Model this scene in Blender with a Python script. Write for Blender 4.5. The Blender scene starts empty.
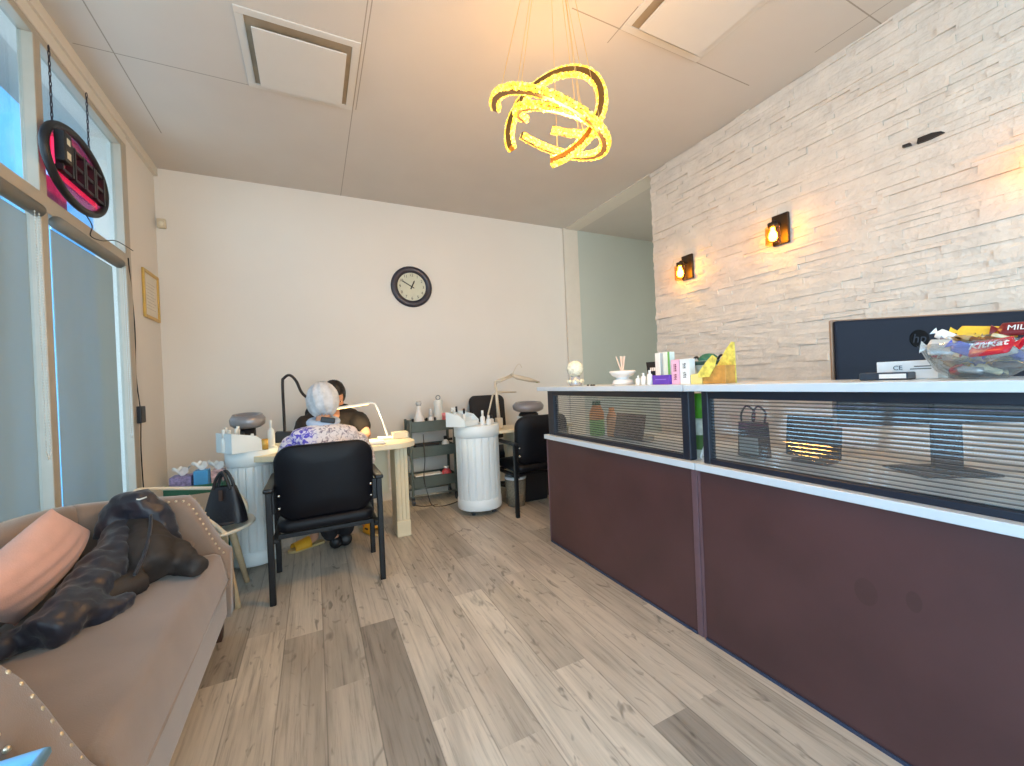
import bpy, bmesh, math, random
from mathutils import Vector, Matrix
random.seed(7)
S = bpy.context.scene
COL = S.collection
PI = math.pi
V = Vector

# ------------------------------------------------------------------ camera, world, light, exposure
cam = bpy.data.cameras.new('camera')
cam.sensor_fit = 'HORIZONTAL'; cam.sensor_width = 36.0; cam.lens = 36.0 * 406.35 / 1024
cam.clip_start = 0.02; cam.clip_end = 200
cam_o = bpy.data.objects.new('camera', cam); COL.objects.link(cam_o)
R = Matrix(((0.89754962, 0.04104901, -0.43899846), (-0.43871831, -0.01608307, -0.89848071), (-0.04394219, 0.99902768, 0.0035736)))
cam_o.matrix_world = Matrix.Translation((0, 0, 1.18)) @ R.to_4x4()
S.camera = cam_o

w = bpy.data.worlds.new('world'); S.world = w; w.use_nodes = True
wn = w.node_tree; bg = wn.nodes['Background']
wtc = wn.nodes.new('ShaderNodeTexCoord'); wsx = wn.nodes.new('ShaderNodeSeparateXYZ'); wr = wn.nodes.new('ShaderNodeValToRGB')
wn.links.new(wtc.outputs['Generated'], wsx.inputs[0]); wn.links.new(wsx.outputs['Z'], wr.inputs[0]); wn.links.new(wr.outputs[0], bg.inputs[0])
wr.color_ramp.elements[0].color = (0.36, 0.58, 0.74, 1); wr.color_ramp.elements[1].color = (0.25, 0.52, 0.85, 1)
bg.inputs[1].default_value = 4.4


def area(name, loc, direction, sx, sy, power, color):
    l = bpy.data.lights.new(name, 'AREA'); l.shape = 'RECTANGLE'; l.size = sx; l.size_y = sy; l.energy = power; l.color = color
    o = bpy.data.objects.new(name, l); COL.objects.link(o); o.location = loc
    o.rotation_euler = V(direction).to_track_quat('-Z', 'Y').to_euler()
    return o


def point(name, loc, power, color, r=0.03):
    l = bpy.data.lights.new(name, 'POINT'); l.energy = power; l.color = color; l.shadow_soft_size = r
    o = bpy.data.objects.new(name, l); COL.objects.link(o); o.location = loc
    return o


# soft frontal fill added at the unseen shop front; daylight through the left glazing
area('shop_front_fill', (0.9, -2.75, 1.45), (0, 1, 0.02), 3.4, 2.3, 110, (1.0, 0.91, 0.80))
area('side_glazing_daylight', (-1.42, -0.9, 1.5), (1, 0.1, 0), 2.9, 2.0, 95, (0.60, 0.79, 1.0))
area('recess_fill', (3.9, 2.05, 1.6), (0, 1, 0), 1.2, 2.0, 14, (0.95, 1.0, 0.92))  # added lamp that brightens the recess; only a closing wall stands behind it
area('side_blind_daylight', (-1.75, 2.6, 1.6), (1, 0, -0.1), 2.4, 2.4, 34, (0.85, 0.95, 1.0))
S.view_settings.view_transform = 'Standard'; S.view_settings.look = 'None'
S.view_settings.exposure = 0.14; S.view_settings.gamma = 1.0; S.view_settings.use_curve_mapping = False
S.cycles.max_bounces = 10; S.cycles.transparent_max_bounces = 24
S.cycles.caustics_reflective = False; S.cycles.caustics_refractive = False
S.cycles.sample_clamp_indirect = 6.0

# ------------------------------------------------------------------ materials
def lin(r, g, b):
    f = lambda c: (c / 12.92 if c <= 0.04045 else ((c + 0.055) / 1.055) ** 2.4)
    return (f(r / 255), f(g / 255), f(b / 255), 1)


_M = {}
def mat(name, rgb, rough=0.5, metal=0.0, var=0.06, scale=12, bump=0.0, bscale=60, spec=0.5, emit=None, estr=0, coat=0.0, sheen=0.0, trans=0.0):
    if name in _M: return _M[name]
    m = bpy.data.materials.new(name); m.use_nodes = True; _M[name] = m
    nt = m.node_tree; b = nt.nodes['Principled BSDF']
    c = lin(*rgb)
    b.inputs['Base Color'].default_value = c; b.inputs['Roughness'].default_value = rough; b.inputs['Metallic'].default_value = metal
    b.inputs['Specular IOR Level'].default_value = spec; b.inputs['Coat Weight'].default_value = coat
    b.inputs['Sheen Weight'].default_value = sheen; b.inputs['Transmission Weight'].default_value = trans
    tc = nt.nodes.new('ShaderNodeTexCoord')
    if var > 0:
        n = nt.nodes.new('ShaderNodeTexNoise'); n.inputs['Scale'].default_value = scale; n.inputs['Detail'].default_value = 4
        r = nt.nodes.new('ShaderNodeValToRGB')
        r.color_ramp.elements[0].position = 0.3; r.color_ramp.elements[1].position = 0.7
        r.color_ramp.elements[0].color = tuple(x * (1 - var) for x in c[:3]) + (1,)
        r.color_ramp.elements[1].color = tuple(min(1, x * (1 + var)) for x in c[:3]) + (1,)
        nt.links.new(tc.outputs['Object'], n.inputs['Vector']); nt.links.new(n.outputs['Fac'], r.inputs[0]); nt.links.new(r.outputs[0], b.inputs['Base Color'])
    if bump > 0:
        n2 = nt.nodes.new('ShaderNodeTexNoise'); n2.inputs['Scale'].default_value = bscale; n2.inputs['Detail'].default_value = 5
        bp = nt.nodes.new('ShaderNodeBump'); bp.inputs['Strength'].default_value = bump; bp.inputs['Distance'].default_value = 0.01
        nt.links.new(tc.outputs['Object'], n2.inputs['Vector']); nt.links.new(n2.outputs['Fac'], bp.inputs['Height']); nt.links.new(bp.outputs[0], b.inputs['Normal'])
    if emit:
        b.inputs['Emission Color'].default_value = lin(*emit); b.inputs['Emission Strength'].default_value = estr
    return m


def glass(name, tint=(255, 255, 255), refl=0.08, rough=0.02, clear=1.0, haze=(200, 210, 215)):
    """thin see-through sheet: transparent + a little diffuse haze + glossy by facing angle"""
    if name in _M: return _M[name]
    m = bpy.data.materials.new(name); m.use_nodes = True; _M[name] = m
    nt = m.node_tree; nt.nodes.clear()
    out = nt.nodes.new('ShaderNodeOutputMaterial'); t = nt.nodes.new('ShaderNodeBsdfTransparent'); t.inputs[0].default_value = lin(*tint)
    d = nt.nodes.new('ShaderNodeBsdfDiffuse'); d.inputs[0].default_value = lin(*haze)
    g = nt.nodes.new('ShaderNodeBsdfGlossy'); g.inputs['Roughness'].default_value = rough
    a = nt.nodes.new('ShaderNodeMixShader'); a.inputs[0].default_value = 1 - clear
    nt.links.new(t.outputs[0], a.inputs[1]); nt.links.new(d.outputs[0], a.inputs[2])
    lf = nt.nodes.new('ShaderNodeLayerWeight'); lf.inputs[0].default_value = 0.5
    lw = nt.nodes.new('ShaderNodeMath'); lw.operation = 'POWER'; lw.inputs[1].default_value = 5; nt.links.new(lf.outputs['Facing'], lw.inputs[0])
    mm = nt.nodes.new('ShaderNodeMath'); mm.operation = 'MULTIPLY_ADD'; mm.inputs[1].default_value = 0.8; mm.inputs[2].default_value = refl
    nt.links.new(lw.outputs[0], mm.inputs[0])
    x = nt.nodes.new('ShaderNodeMixShader'); nt.links.new(mm.outputs[0], x.inputs[0]); nt.links.new(a.outputs[0], x.inputs[1]); nt.links.new(g.outputs[0], x.inputs[2])
    nt.links.new(x.outputs[0], out.inputs[0])
    return m


# ------------------------------------------------------------------ mesh helpers
class MB:
    def __init__(s): s.bm = bmesh.new()
    def raw(s, vs, fs):
        v = [s.bm.verts.new(p) for p in vs]
        for f in fs:
            try: s.bm.faces.new([v[i] for i in f])
            except ValueError: pass
        return s
    def box(s, c, d, rot=None):
        hx, hy, hz = d[0] / 2, d[1] / 2, d[2] / 2
        p = [V((x, y, z)) for x in (-hx, hx) for y in (-hy, hy) for z in (-hz, hz)]
        if rot is not None: p = [rot @ q for q in p]
        return s.raw([q + V(c) for q in p], [(0, 1, 3, 2), (4, 6, 7, 5), (0, 4, 5, 1), (2, 3, 7, 6), (0, 2, 6, 4), (1, 5, 7, 3)])
    def bx(s, x0, x1, y0, y1, z0, z1): return s.box(((x0 + x1) / 2, (y0 + y1) / 2, (z0 + z1) / 2), (abs(x1 - x0), abs(y1 - y0), abs(z1 - z0)))
    def tube(s, pts, r, seg=10, closed=False, caps=True, flat=None, up=None):
        pts = [V(p) for p in pts]; n = len(pts)
        rr = r if isinstance(r, (list, tuple)) else [r] * n
        rings = []; nrm = V(up) if up else None
        for i in range(n):
            a = pts[i - 1] if (i > 0 or closed) else pts[i]; b = pts[(i + 1) % n] if (i < n - 1 or closed) else pts[i]
            t = (b - a).normalized()
            if nrm is None: nrm = t.orthogonal()
            nrm = (nrm - t * nrm.dot(t))
            if nrm.length < 1e-6: nrm = t.orthogonal()
            nrm.normalize(); bi = t.cross(nrm)
            k = flat if flat else 1
            rings.append([s.bm.verts.new(pts[i] + rr[i] * (nrm * math.cos(2 * PI * j / seg) + bi * k * math.sin(2 * PI * j / seg))) for j in range(seg)])
        for i in range(n if closed else n - 1):
            A, B = rings[i], rings[(i + 1) % n]
            for j in range(seg): s.bm.faces.new((A[j], A[(j + 1) % seg], B[(j + 1) % seg], B[j]))
        if caps and not closed:
            s.bm.faces.new(list(reversed(rings[0]))); s.bm.faces.new(rings[-1])
        return s
    def cyl(s, a, b, r1, r2=None, seg=20): return s.tube([a, b], [r1, r1 if r2 is None else r2], seg)
    def lathe(s, prof, c, seg=28, axis=(0, 0, 1), flute=0, fd=0.0):
        ax = V(axis).normalized(); u = ax.orthogonal().normalized() if abs(ax.z) < 0.99 else V((1, 0, 0)); v = ax.cross(u)
        rings = []
        for r, z in prof:
            if r < 1e-6: rings.append([s.bm.verts.new(V(c) + ax * z)])
            else:
                ring = []
                for j in range(seg):
                    a = 2 * PI * j / seg
                    rad = r
                    ring.append(s.bm.verts.new(V(c) + ax * z + rad * (u * math.cos(a) + v * math.sin(a))))
                rings.append(ring)
        for A, B in zip(rings, rings[1:]):
            for j in range(seg):
                k = (j + 1) % seg
                f = [A[j % len(A)], A[k % len(A)], B[k % len(B)], B[j % len(B)]]
                g = []
                for q in f:
                    if q not in g: g.append(q)
                if len(g) > 2: s.bm.faces.new(g)
        return s
    def sph(s, c, r, u=20, v=12, rot=None, fn=None):
        if not isinstance(r, (tuple, list)): r = (r, r, r)
        m = Matrix.Translation(V(c)) @ ((rot.to_4x4()) if rot is not None else Matrix.Identity(4)) @ Matrix.Diagonal((r[0], r[1], r[2], 1))
        res = bmesh.ops.create_uvsphere(s.bm, u_segments=u, v_segments=v, radius=1.0)
        for q in res['verts']:
            if fn: q.co = fn(q.co.copy())
            q.co = m @ q.co
        return s
    def prism(s, poly, axis, a, b):
        """polygon in the plane across `axis` (0=x: (y,z), 1=y: (x,z), 2=z: (x,y)), pushed from a to b"""
        def P(p, t): return {0: (t, p[0], p[1]), 1: (p[0], t, p[1]), 2: (p[0], p[1], t)}[axis]
        n = len(poly); vs = [P(p, a) for p in poly] + [P(p, b) for p in poly]
        return s.raw(vs, [tuple(range(n)), tuple(range(2 * n - 1, n - 1, -1))] + [(i, (i + 1) % n, n + (i + 1) % n, n + i) for i in range(n)])
    def grid(s, f, nu, nv, closed_u=False):
        g = [[s.bm.verts.new(f(i / (nu if closed_u else nu - 1), j / (nv - 1))) for j in range(nv)] for i in range(nu)]
        for i in range(nu if closed_u else nu - 1):
            for j in range(nv - 1):
                k = (i + 1) % nu
                s.bm.faces.new((g[i][j], g[k][j], g[k][j + 1], g[i][j + 1]))
        return s
    def me(s, name, smooth=False):
        bmesh.ops.recalc_face_normals(s.bm, faces=s.bm.faces)
        m = bpy.data.meshes.new(name); s.bm.to_mesh(m); s.bm.free()
        if smooth: m.polygons.foreach_set('use_smooth', [True] * len(m.polygons))
        return m


def link(name, me, m, parent=None, bevel=0, smooth=False, sub=0):
    o = bpy.data.objects.new(name, me); COL.objects.link(o)
    if m is not None and not len(me.materials): me.materials.append(m)
    if parent is not None: o.parent = parent
    if bevel:
        b = o.modifiers.new('bevel', 'BEVEL'); b.width = bevel; b.segments = 3; b.limit_method = 'ANGLE'; b.angle_limit = 0.6
    if sub:
        q = o.modifiers.new('sub', 'SUBSURF'); q.levels = sub; q.render_levels = sub
    return o


def obj(name, mb, m, parent=None, smooth=False, bevel=0, sub=0, label=None):
    o = link(name, mb.me(name, smooth), m, parent, bevel, smooth, sub)
    if label: o['label'] = label
    return o


def tag(o, label, cat, group=None, kind=None):
    o['label'] = label; o['category'] = cat
    if group: o['group'] = group
    if kind: o['kind'] = kind
    return o


def thing(name, label, cat, loc=(0, 0, 0), rotz=0, group=None, kind=None):
    o = bpy.data.objects.new(name, None); COL.objects.link(o); o.location = loc; o.rotation_euler = (0, 0, rotz); o.empty_display_size = 0.05
    return tag(o, label, cat, group, kind)


def struct(name, mb, m, label, cat, smooth=False, bevel=0):
    return tag(obj(name, mb, m, None, smooth, bevel), label, cat, None, 'structure')


def dup(root, loc, rotz, label, group=None):
    r = root.copy(); COL.objects.link(r); r.location = loc; r.rotation_euler = (0, 0, rotz); r['label'] = label
    if group: r['group'] = group
    for ch in list(root.children):
        c = ch.copy(); COL.objects.link(c); c.parent = r
        for g in list(ch.children):
            d = g.copy(); COL.objects.link(d); d.parent = c
    return r


def bake(o):
    dg = bpy.context.evaluated_depsgraph_get(); dg.update()
    m = bpy.data.meshes.new_from_object(o.evaluated_get(dg))
    d = o.data; bpy.data.objects.remove(o)
    return m


def text_mesh(s, size, depth=0.001):
    cu = bpy.data.curves.new('txt', 'FONT'); cu.body = s; cu.size = size; cu.extrude = depth; cu.align_x = 'CENTER'; cu.align_y = 'CENTER'
    o = bpy.data.objects.new('txt', cu); COL.objects.link(o)
    return bake(o)


def text(name, s, size, m, parent, right, up, loc, depth=0.0008, label=None):
    me = text_mesh(s, size, depth); rt = V(right).normalized(); u = V(up).normalized(); n = rt.cross(u)
    M4 = Matrix((rt, u, n)).transposed().to_4x4(); M4.translation = V(loc); me.transform(M4)
    me.materials.clear(); o = link(name, me, m, parent)
    if label: o['label'] = label
    return o


def cat(pts, n=6, closed=False):
    """Catmull-Rom through the points"""
    P = [V(p) for p in pts]; out = []; N = len(P)
    for i in range(N if closed else N - 1):
        p0 = P[i - 1] if (i > 0 or closed) else P[i]; p1 = P[i]; p2 = P[(i + 1) % N]; p3 = P[(i + 2) % N] if (i + 2 < N or closed) else p2
        for k in range(n):
            t = k / n
            out.append(0.5 * ((2 * p1) + (p2 - p0) * t + (2 * p0 - 5 * p1 + 4 * p2 - p3) * t * t + (3 * p1 - p0 - 3 * p2 + p3) * t ** 3))
    if not closed: out.append(P[-1])
    return out


def skin(verts, edges, sub=2, remesh=0.0, extra=None):
    """verts (x,y,z,r): a limb skeleton grown to a surface"""
    me = bpy.data.meshes.new('skin'); me.from_pydata([v[:3] for v in verts], edges, [])
    o = bpy.data.objects.new('skin', me); COL.objects.link(o)
    o.modifiers.new('skin', 'SKIN')
    for i, v in enumerate(verts):
        r = v[3] if len(v) < 5 else v[3]
        ry = v[3] if len(v) < 5 else v[4]
        me.skin_vertices[0].data[i].radius = (r, ry); me.skin_vertices[0].data[i].use_root = (i == 0)
    q = o.modifiers.new('sub', 'SUBSURF'); q.levels = sub; q.render_levels = sub
    m = bake(o)
    return m


def join(meshes, voxel=0.0, smooth_it=0):
    bm = bmesh.new()
    for m in meshes: bm.from_mesh(m)
    me = bpy.data.meshes.new('joined'); bm.to_mesh(me); bm.free()
    if voxel:
        o = bpy.data.objects.new('rm', me); COL.objects.link(o)
        r = o.modifiers.new('r', 'REMESH'); r.mode = 'VOXEL'; r.voxel_size = voxel
        if smooth_it:
            k = o.modifiers.new('s', 'SMOOTH'); k.iterations = smooth_it; k.factor = 0.5
        me = bake(o)
    me.polygons.foreach_set('use_smooth', [True] * len(me.polygons))
    me.materials.clear()
    return me


# ------------------------------------------------------------------ room shell
XL, XB, YB, ZC, YR = -1.144, 3.0, 4.4, 3.125, -2.6
m_wall = mat('wall paint', (228, 220, 210), 0.75, var=0.015, scale=2)
m_sage = mat('alcove wall', (192, 196, 186), 0.75, var=0.02, scale=2)  # recess walls toned slightly greener than the back wall
m_trim = mat('trim paint', (222, 212, 198), 0.5, var=0.02)
m_frame = mat('window frame paint', (176, 166, 150), 0.45, var=0.04)

# ceiling with faint panel seams
m_ceil = mat('ceiling panel', (208, 199, 189), 0.8, var=0.02, scale=3)
def seams(m, xs, ys):
    nt = m.node_tree; b = nt.nodes['Principled BSDF']; geo = nt.nodes.new('ShaderNodeNewGeometry'); sp = nt.nodes.new('ShaderNodeSeparateXYZ'); nt.links.new(geo.outputs['Position'], sp.inputs[0])
    acc = None
    def N(op, a, bb=None):
        n = nt.nodes.new('ShaderNodeMath'); n.operation = op
        for i, q in enumerate((a, bb)):
            if q is None: continue
            if isinstance(q, (int, float)): n.inputs[i].default_value = q
            else: nt.links.new(q, n.inputs[i])
        return n.outputs[0]
    for axis, lst in (('X', xs), ('Y', ys)):
        oth = 'Y' if axis == 'X' else 'X'
        for v, lo, hi, wd in lst:
            d = N('LESS_THAN', N('ABSOLUTE', N('SUBTRACT', sp.outputs[axis], v)), wd)
            k = N('MULTIPLY', N('MULTIPLY', d, N('GREATER_THAN', sp.outputs[oth], lo)), N('LESS_THAN', sp.outputs[oth], hi))
            acc = k if acc is None else N('MAXIMUM', acc, k)
    mix = nt.nodes.new('ShaderNodeMixRGB'); mix.inputs[2].default_value = lin(140, 128, 112)
    src = b.inputs['Base Color'].links[0].from_socket
    nt.links.new(N('MULTIPLY', acc, 0.75), mix.inputs[0]); nt.links.new(src, mix.inputs[1]); nt.links.new(mix.outputs[0], b.inputs['Base Color'])
seams(m_ceil, [(-0.93, 0, 3.8, 0.0035), (0.325, 0, YB, 0.003), (0.345, 0, 3.0, 0.003), (2.86, 0.9, 1.4, 0.003), (1.618, 1.6, 1.85, .003)], [(3.006, -1.1, 0.32, 0.003), (1.747, 1.3, 2.75, 0.0035), (1.125, 2.2, 3.0, 0.0035)])
struct('ceiling', MB().bx(XL - 0.5, 4.85, YR - 0.1, YB + 0.1, ZC, ZC + 0.12), m_ceil, 'pale flat ceiling with faint panel seams above the salon', 'ceiling')

# floor: long grey-beige planks running away from the camera
def floor():
    mb = MB(); bm = mb.bm; lay = bm.loops.layers.float_color.new('plank'); W = 0.1643; x0 = -0.006 - W * 12
    rng = random.Random(11)
    for i in range(42):
        xa = x0 + i * W
        if xa > 4.8: break
        off = rng.uniform(0, 1.22)
        starts = [(YR - 0.2 - off + 1.22 * k, 0.12 + 0.85 * rng.random()) for k in range(9)]
        if i == 13: starts = [(2.15 - 1.22 * k, 0.02 if k == 1 else rng.uniform(.45, .9)) for k in range(5, -3, -1)]
        if i == 14: starts = [(1.42 - 1.22 * k, rng.uniform(.7, 1.0)) for k in range(4, -4, -1)]
        if i == 18: starts = [(1.04 - 1.22 * k, 0.02 if k == 1 else rng.uniform(.5, .9)) for k in range(4, -4, -1)]
        if i == 21: starts = [(1.60 - 1.22 * k, 0.12 if k == 0 else rng.uniform(.6, .9)) for k in range(4, -4, -1)]
        for ya, t in starts:
            y0, y1 = max(ya, YR - 0.2), min(ya + 1.22, YB + 0.1)
            if y1 <= y0 + 0.01: continue
            vs = [bm.verts.new(p) for p in ((xa, y0, 0), (xa + W, y0, 0), (xa + W, y1, 0), (xa, y1, 0))]
            f = bm.faces.new(vs); sd = rng.random()
            for q, (u, v) in zip(f.loops, ((0, 0), (1, 0), (1, (y1 - y0)), (0, (y1 - y0)))): q[lay] = (t, u, sd, 1)
    # slab under the planks
    mb.bx(x0, 4.85, YR - 0.2, YB + 0.1, -0.1, -0.002)
    return mb
m_floor = bpy.data.materials.new('vinyl plank'); m_floor.use_nodes = True
nt = m_floor.node_tree; b = nt.nodes['Principled BSDF']; L = nt.links.new
at = nt.nodes.new('ShaderNodeAttribute'); at.attribute_name = 'plank'; sp = nt.nodes.new('ShaderNodeSeparateColor'); L(at.outputs['Color'], sp.inputs[0])
tc = nt.nodes.new('ShaderNodeTexCoord'); cb = nt.nodes.new('ShaderNodeCombineXYZ'); L(sp.outputs[2], cb.inputs[2])
ml = nt.nodes.new('ShaderNodeMath'); ml.operation = 'MULTIPLY'; ml.inputs[1].default_value = 9; L(sp.outputs[2], ml.inputs[0]); L(ml.outputs[0], cb.inputs[2])
ad = nt.nodes.new('ShaderNodeVectorMath'); ad.operation = 'ADD'; L(tc.outputs['Object'], ad.inputs[0]); L(cb.outputs[0], ad.inputs[1])
def nz(sx, sy, detail, rough=0.6, dist=0.0):
    mp = nt.nodes.new('ShaderNodeMapping'); mp.inputs['Scale'].default_value = (sx, sy, 1); L(ad.outputs[0], mp.inputs[0])
    n = nt.nodes.new('ShaderNodeTexNoise'); n.inputs['Scale'].default_value = 1; n.inputs['Detail'].default_value = detail; n.inputs['Roughness'].default_value = rough; n.inputs['Distortion'].default_value = dist
    L(mp.outputs[0], n.inputs['Vector']); return n.outputs['Fac']
def ramp(src, stops):
    r = nt.nodes.new('ShaderNodeValToRGB'); e = r.color_ramp.elements
    e[0].position, e[0].color = stops[0]; e[1].position, e[1].color = stops[-1]
    for p, c in stops[1:-1]:
        q = e.new(p); q.color = c
    L(src, r.inputs[0]); return r.outputs[0]
def mixc(a, c, fac, mode='MIX'):
    m = nt.nodes.new('ShaderNodeMixRGB'); m.blend_type = mode
    for i, q in ((0, fac), (1, a), (2, c)):
        if hasattr(q, 'links'): L(q, m.inputs[i])
        else: m.inputs[i].default_value = q
    return m.outputs[0]
g3 = lambda v: (v, v, v, 1)
base = ramp(sp.outputs[0], [(0.0, lin(152, 143, 132)), (0.2, lin(182, 172, 158)), (0.7, lin(197, 186, 171)), (1.0, lin(210, 200, 185))])
grain = ramp(nz(55, 2.2, 6, 0.7), [(0.28, g3(0.40)), (0.48, g3(0.93)), (0.72, g3(1.14))])
cloud = ramp(nz(7, 1.3, 3, 0.5, 0.8), [(0.3, g3(0.66)), (0.58, g3(1.06))])
knot = ramp(nz(16, 6, 2, 0.5, 1.6), [(0.62, g3(1.0)), (0.74, g3(0.4))])
col = mixc(mixc(mixc(base, grain, 0.75, 'MULTIPLY'), cloud, 0.7, 'MULTIPLY'), knot, 0.8, 'MULTIPLY')
edge = nt.nodes.new('ShaderNodeMath'); edge.operation = 'PINGPONG'; edge.inputs[1].default_value = 0.5; L(sp.outputs[1], edge.inputs[0])
em = ramp(edge.outputs[0], [(0.0, g3(0.55)), (0.022, g3(1.0))])
col = mixc(col, em, 1.0, 'MULTIPLY'); L(col, b.inputs['Base Color'])
b.inputs['Roughness'].default_value = 0.42; b.inputs['Specular IOR Level'].default_value = 0.4
struct('floor', floor(), m_floor, 'grey beige wood plank floor running toward the back wall', 'floor')

# walls
struct('wall_back', MB().bx(XL - 0.1, 4.85, YB, YB + 0.12, 0, ZC), m_wall, 'plain cream back wall behind the nail desks', 'wall')
struct('wall_alcove', MB().bx(4.72, 4.85, 2.0, YB, 0, ZC).bx(XB + 0.115, 4.85, 1.9, 2.0, 0, ZC).bx(3.19, 4.72, YB - 0.012, YB, 0.0, ZC), m_sage, 'greenish walls of the recess past the stone wall, the near one added unseen', 'wall')  # near wall is added to close the recess against a light leak
wl = MB().bx(XL - 0.16, XL, 3.735, YB, 0, ZC).bx(XL - 0.16, XL, YR, 3.735, 2.985, ZC).bx(XL - 0.16, XL, YR, 3.735, 0, 0.10)
struct('wall_left', wl, m_wall, 'cream left wall beside the shop windows', 'wall')
struct('wall_rear', MB().bx(XL - 0.1, -0.85, YR - 0.12, YR, 0, ZC).bx(2.65, XB, YR - 0.12, YR, 0, ZC).bx(-0.85, 2.65, YR - 0.12, YR, 2.65, ZC), m_wall, 'cream wall around the shop front behind the viewer', 'wall')

# stacked white ledger stone on the right wall
def ledger():
    mb = MB(); rng = random.Random(5); z = 0.0
    mb.bx(XB + 0.012, XB + 0.115, YR - 0.1, 2.905, 0, ZC)
    while z < ZC - 0.003:
        h = min(rng.choice((0.024, 0.03, 0.036, 0.044)), ZC - z); y = YR - rng.uniform(0, 0.3)
        while y < 2.905:
            l = rng.uniform(0.10, 0.40); y1 = min(y + l, 2.905); d = rng.uniform(0.0, 0.015)
            if y1 - y > 0.004:
                t = [rng.uniform(-0.005, 0.005) for _ in range(4)]
                x0 = XB + 0.004 - d
                vs = [(x0 + t[0], y, z), (x0 + t[1], y1 - 0.0004, z), (x0 + t[2], y1 - 0.0004, z + h - 0.0005), (x0 + t[3], y, z + h - 0.0005)]
                bk = [(XB + 0.02, p[1], p[2]) for p in vs]
                mb.raw(vs + bk, [(0, 1, 2, 3), (0, 4, 5, 1), (1, 5, 6, 2), (2, 6, 7, 3), (3, 7, 4, 0)])
            y = y1
        z += h
    return mb
m_stone = mat('white ledger stone', (224, 214, 202), 0.85, var=0.08, scale=8, bump=0.9, bscale=30)
struct('wall_right', ledger(), m_stone, 'white stacked ledger stone wall behind the reception counter', 'wall')

struct('trim_1', MB().bx(2.965, 3.185, YB - 0.03, YB, 0, ZC), m_trim, 'cream pilaster on the back wall where the recess begins', 'trim', bevel=0.004)
struct('trim_2', MB().bx(2.99, 3.195, 2.905, YB - 0.03, ZC - 0.012, ZC), m_trim, 'cream ceiling trim strip leading to the stone wall', 'trim')
struct('baseboard_back', MB().prism([(YB, 0), (YB - 0.015, 0), (YB - 0.015, 0.10), (YB - 0.008, 0.118), (YB, 0.12)], 0, XL, 2.965), m_trim, 'cream baseboard along the back wall', 'baseboard')
struct('trim_3', MB().bx(XL, XL + 0.028, YR, YB, 3.055, ZC).bx(XL, XL + 0.014, YR, 3.79, 2.985, 3.055), m_trim, 'cream trim between the shop windows and the ceiling', 'trim')

# left shop window: posts, transom beam, panes
m_pane = glass('window glass', (238, 246, 250), 0.03, 0.0)
wx = XL + 0.0
win = thing('window_1', 'tall shop window with a transom light on the left wall', 'window', kind='structure')
obj('frame', MB().bx(wx - 0.045, XL + 0.012, 3.70, 3.79, 0.1, 2.985).bx(wx - 0.045, XL + 0.01, YR, 3.70, 2.945, 2.985).bx(wx - 0.045, XL + 0.01, YR, 3.70, 0.1, 0.2), m_frame, win, bevel=0.004)
for yy in (2.715, 1.77, 0.83, -0.11, -1.05, -1.99):
    obj('mullion', MB().bx(wx - 0.045, XL + 0.012, yy, yy + 0.06, 0.2, 2.945), m_frame, win, bevel=0.004)
obj('transom_beam', MB().bx(wx - 0.045, XL + 0.016, YR, 3.70, 2.10, 2.185), m_frame, win, bevel=0.004)
ys = [3.70, 2.775, 2.715, 1.83, 1.77, 0.89, 0.83, -0.05, -0.11, -0.99, -1.05, -1.93]
for k in range(0, 12, 2):
    obj('pane', MB().bx(wx - 0.034, wx - 0.028, ys[k + 1], ys[k], 2.185, 2.945), m_pane, win)
    obj('pane', MB().bx(wx - 0.034, wx - 0.028, ys[k + 1], ys[k], 0.2, 2.10), m_pane, win)
rearw = thing('window_2', 'wide glazed shop front added unseen behind the viewer', 'window', kind='structure')  # unseen shop front, put in to give soft frontal daylight
obj('frame', MB().bx(-0.85, -0.79, YR - 0.1, YR, 0, 2.65).bx(2.59, 2.65, YR - 0.1, YR, 0, 2.65).bx(-0.79, 2.59, YR - 0.1, YR, 2.59, 2.65).bx(0.87, 0.93, YR - 0.1, YR, 0, 2.59), m_frame, rearw)
obj('pane', MB().bx(-0.79, 2.59, YR - 0.06, YR - 0.054, 0.0, 2.59), m_pane, rearw)

# outdoors seen through the panes: soffit, pavement, a pale pillar, a far facade
struct('ground', MB().bx(-30, XL - 0.2, -20, 30, -0.12, -0.02), mat('pavement', (150, 152, 150), 0.9), 'pavement outside the shop window', 'ground')
struct('trim_4', MB().bx(-3.2, XL - 0.17, -3, 8, 3.72, 3.84), mat('soffit', (238, 184, 226), 0.8), 'soffit outside above the shop window, tinted lilac for reflected LED light', 'soffit')  # reflected pink LED light is put into the soffit colour
m_pil = mat('outdoor pillar', (140, 205, 240), 0.7)
for yy, zz in ((4.30, 0), (5.80, 0)):
    struct('trim_5', MB().bx(-2.35, -2.0, yy, yy + 0.62, -0.05, 3.72).bx(-2.38, -1.97, yy - 0.03, yy + 0.65, -0.05, 0.25), m_pil, 'pale blue pillar outside the left window' if yy < 5 else 'pale blue pillar further along outside the window', 'pillar')
far = thing('far_building', 'pale building across the street seen through the left blind', 'building')
obj('facade', MB().bx(-13, -12, -4, 26, -0.02, 5.5), mat('facade', (170, 176, 172), 0.9), far)
for yy in range(0, 24, 3):
    obj('window', MB().bx(-12.02, -11.97, yy, yy + 1.6, 1.0, 3.6), mat('dark window', (70, 80, 86), 0.3), far)

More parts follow.
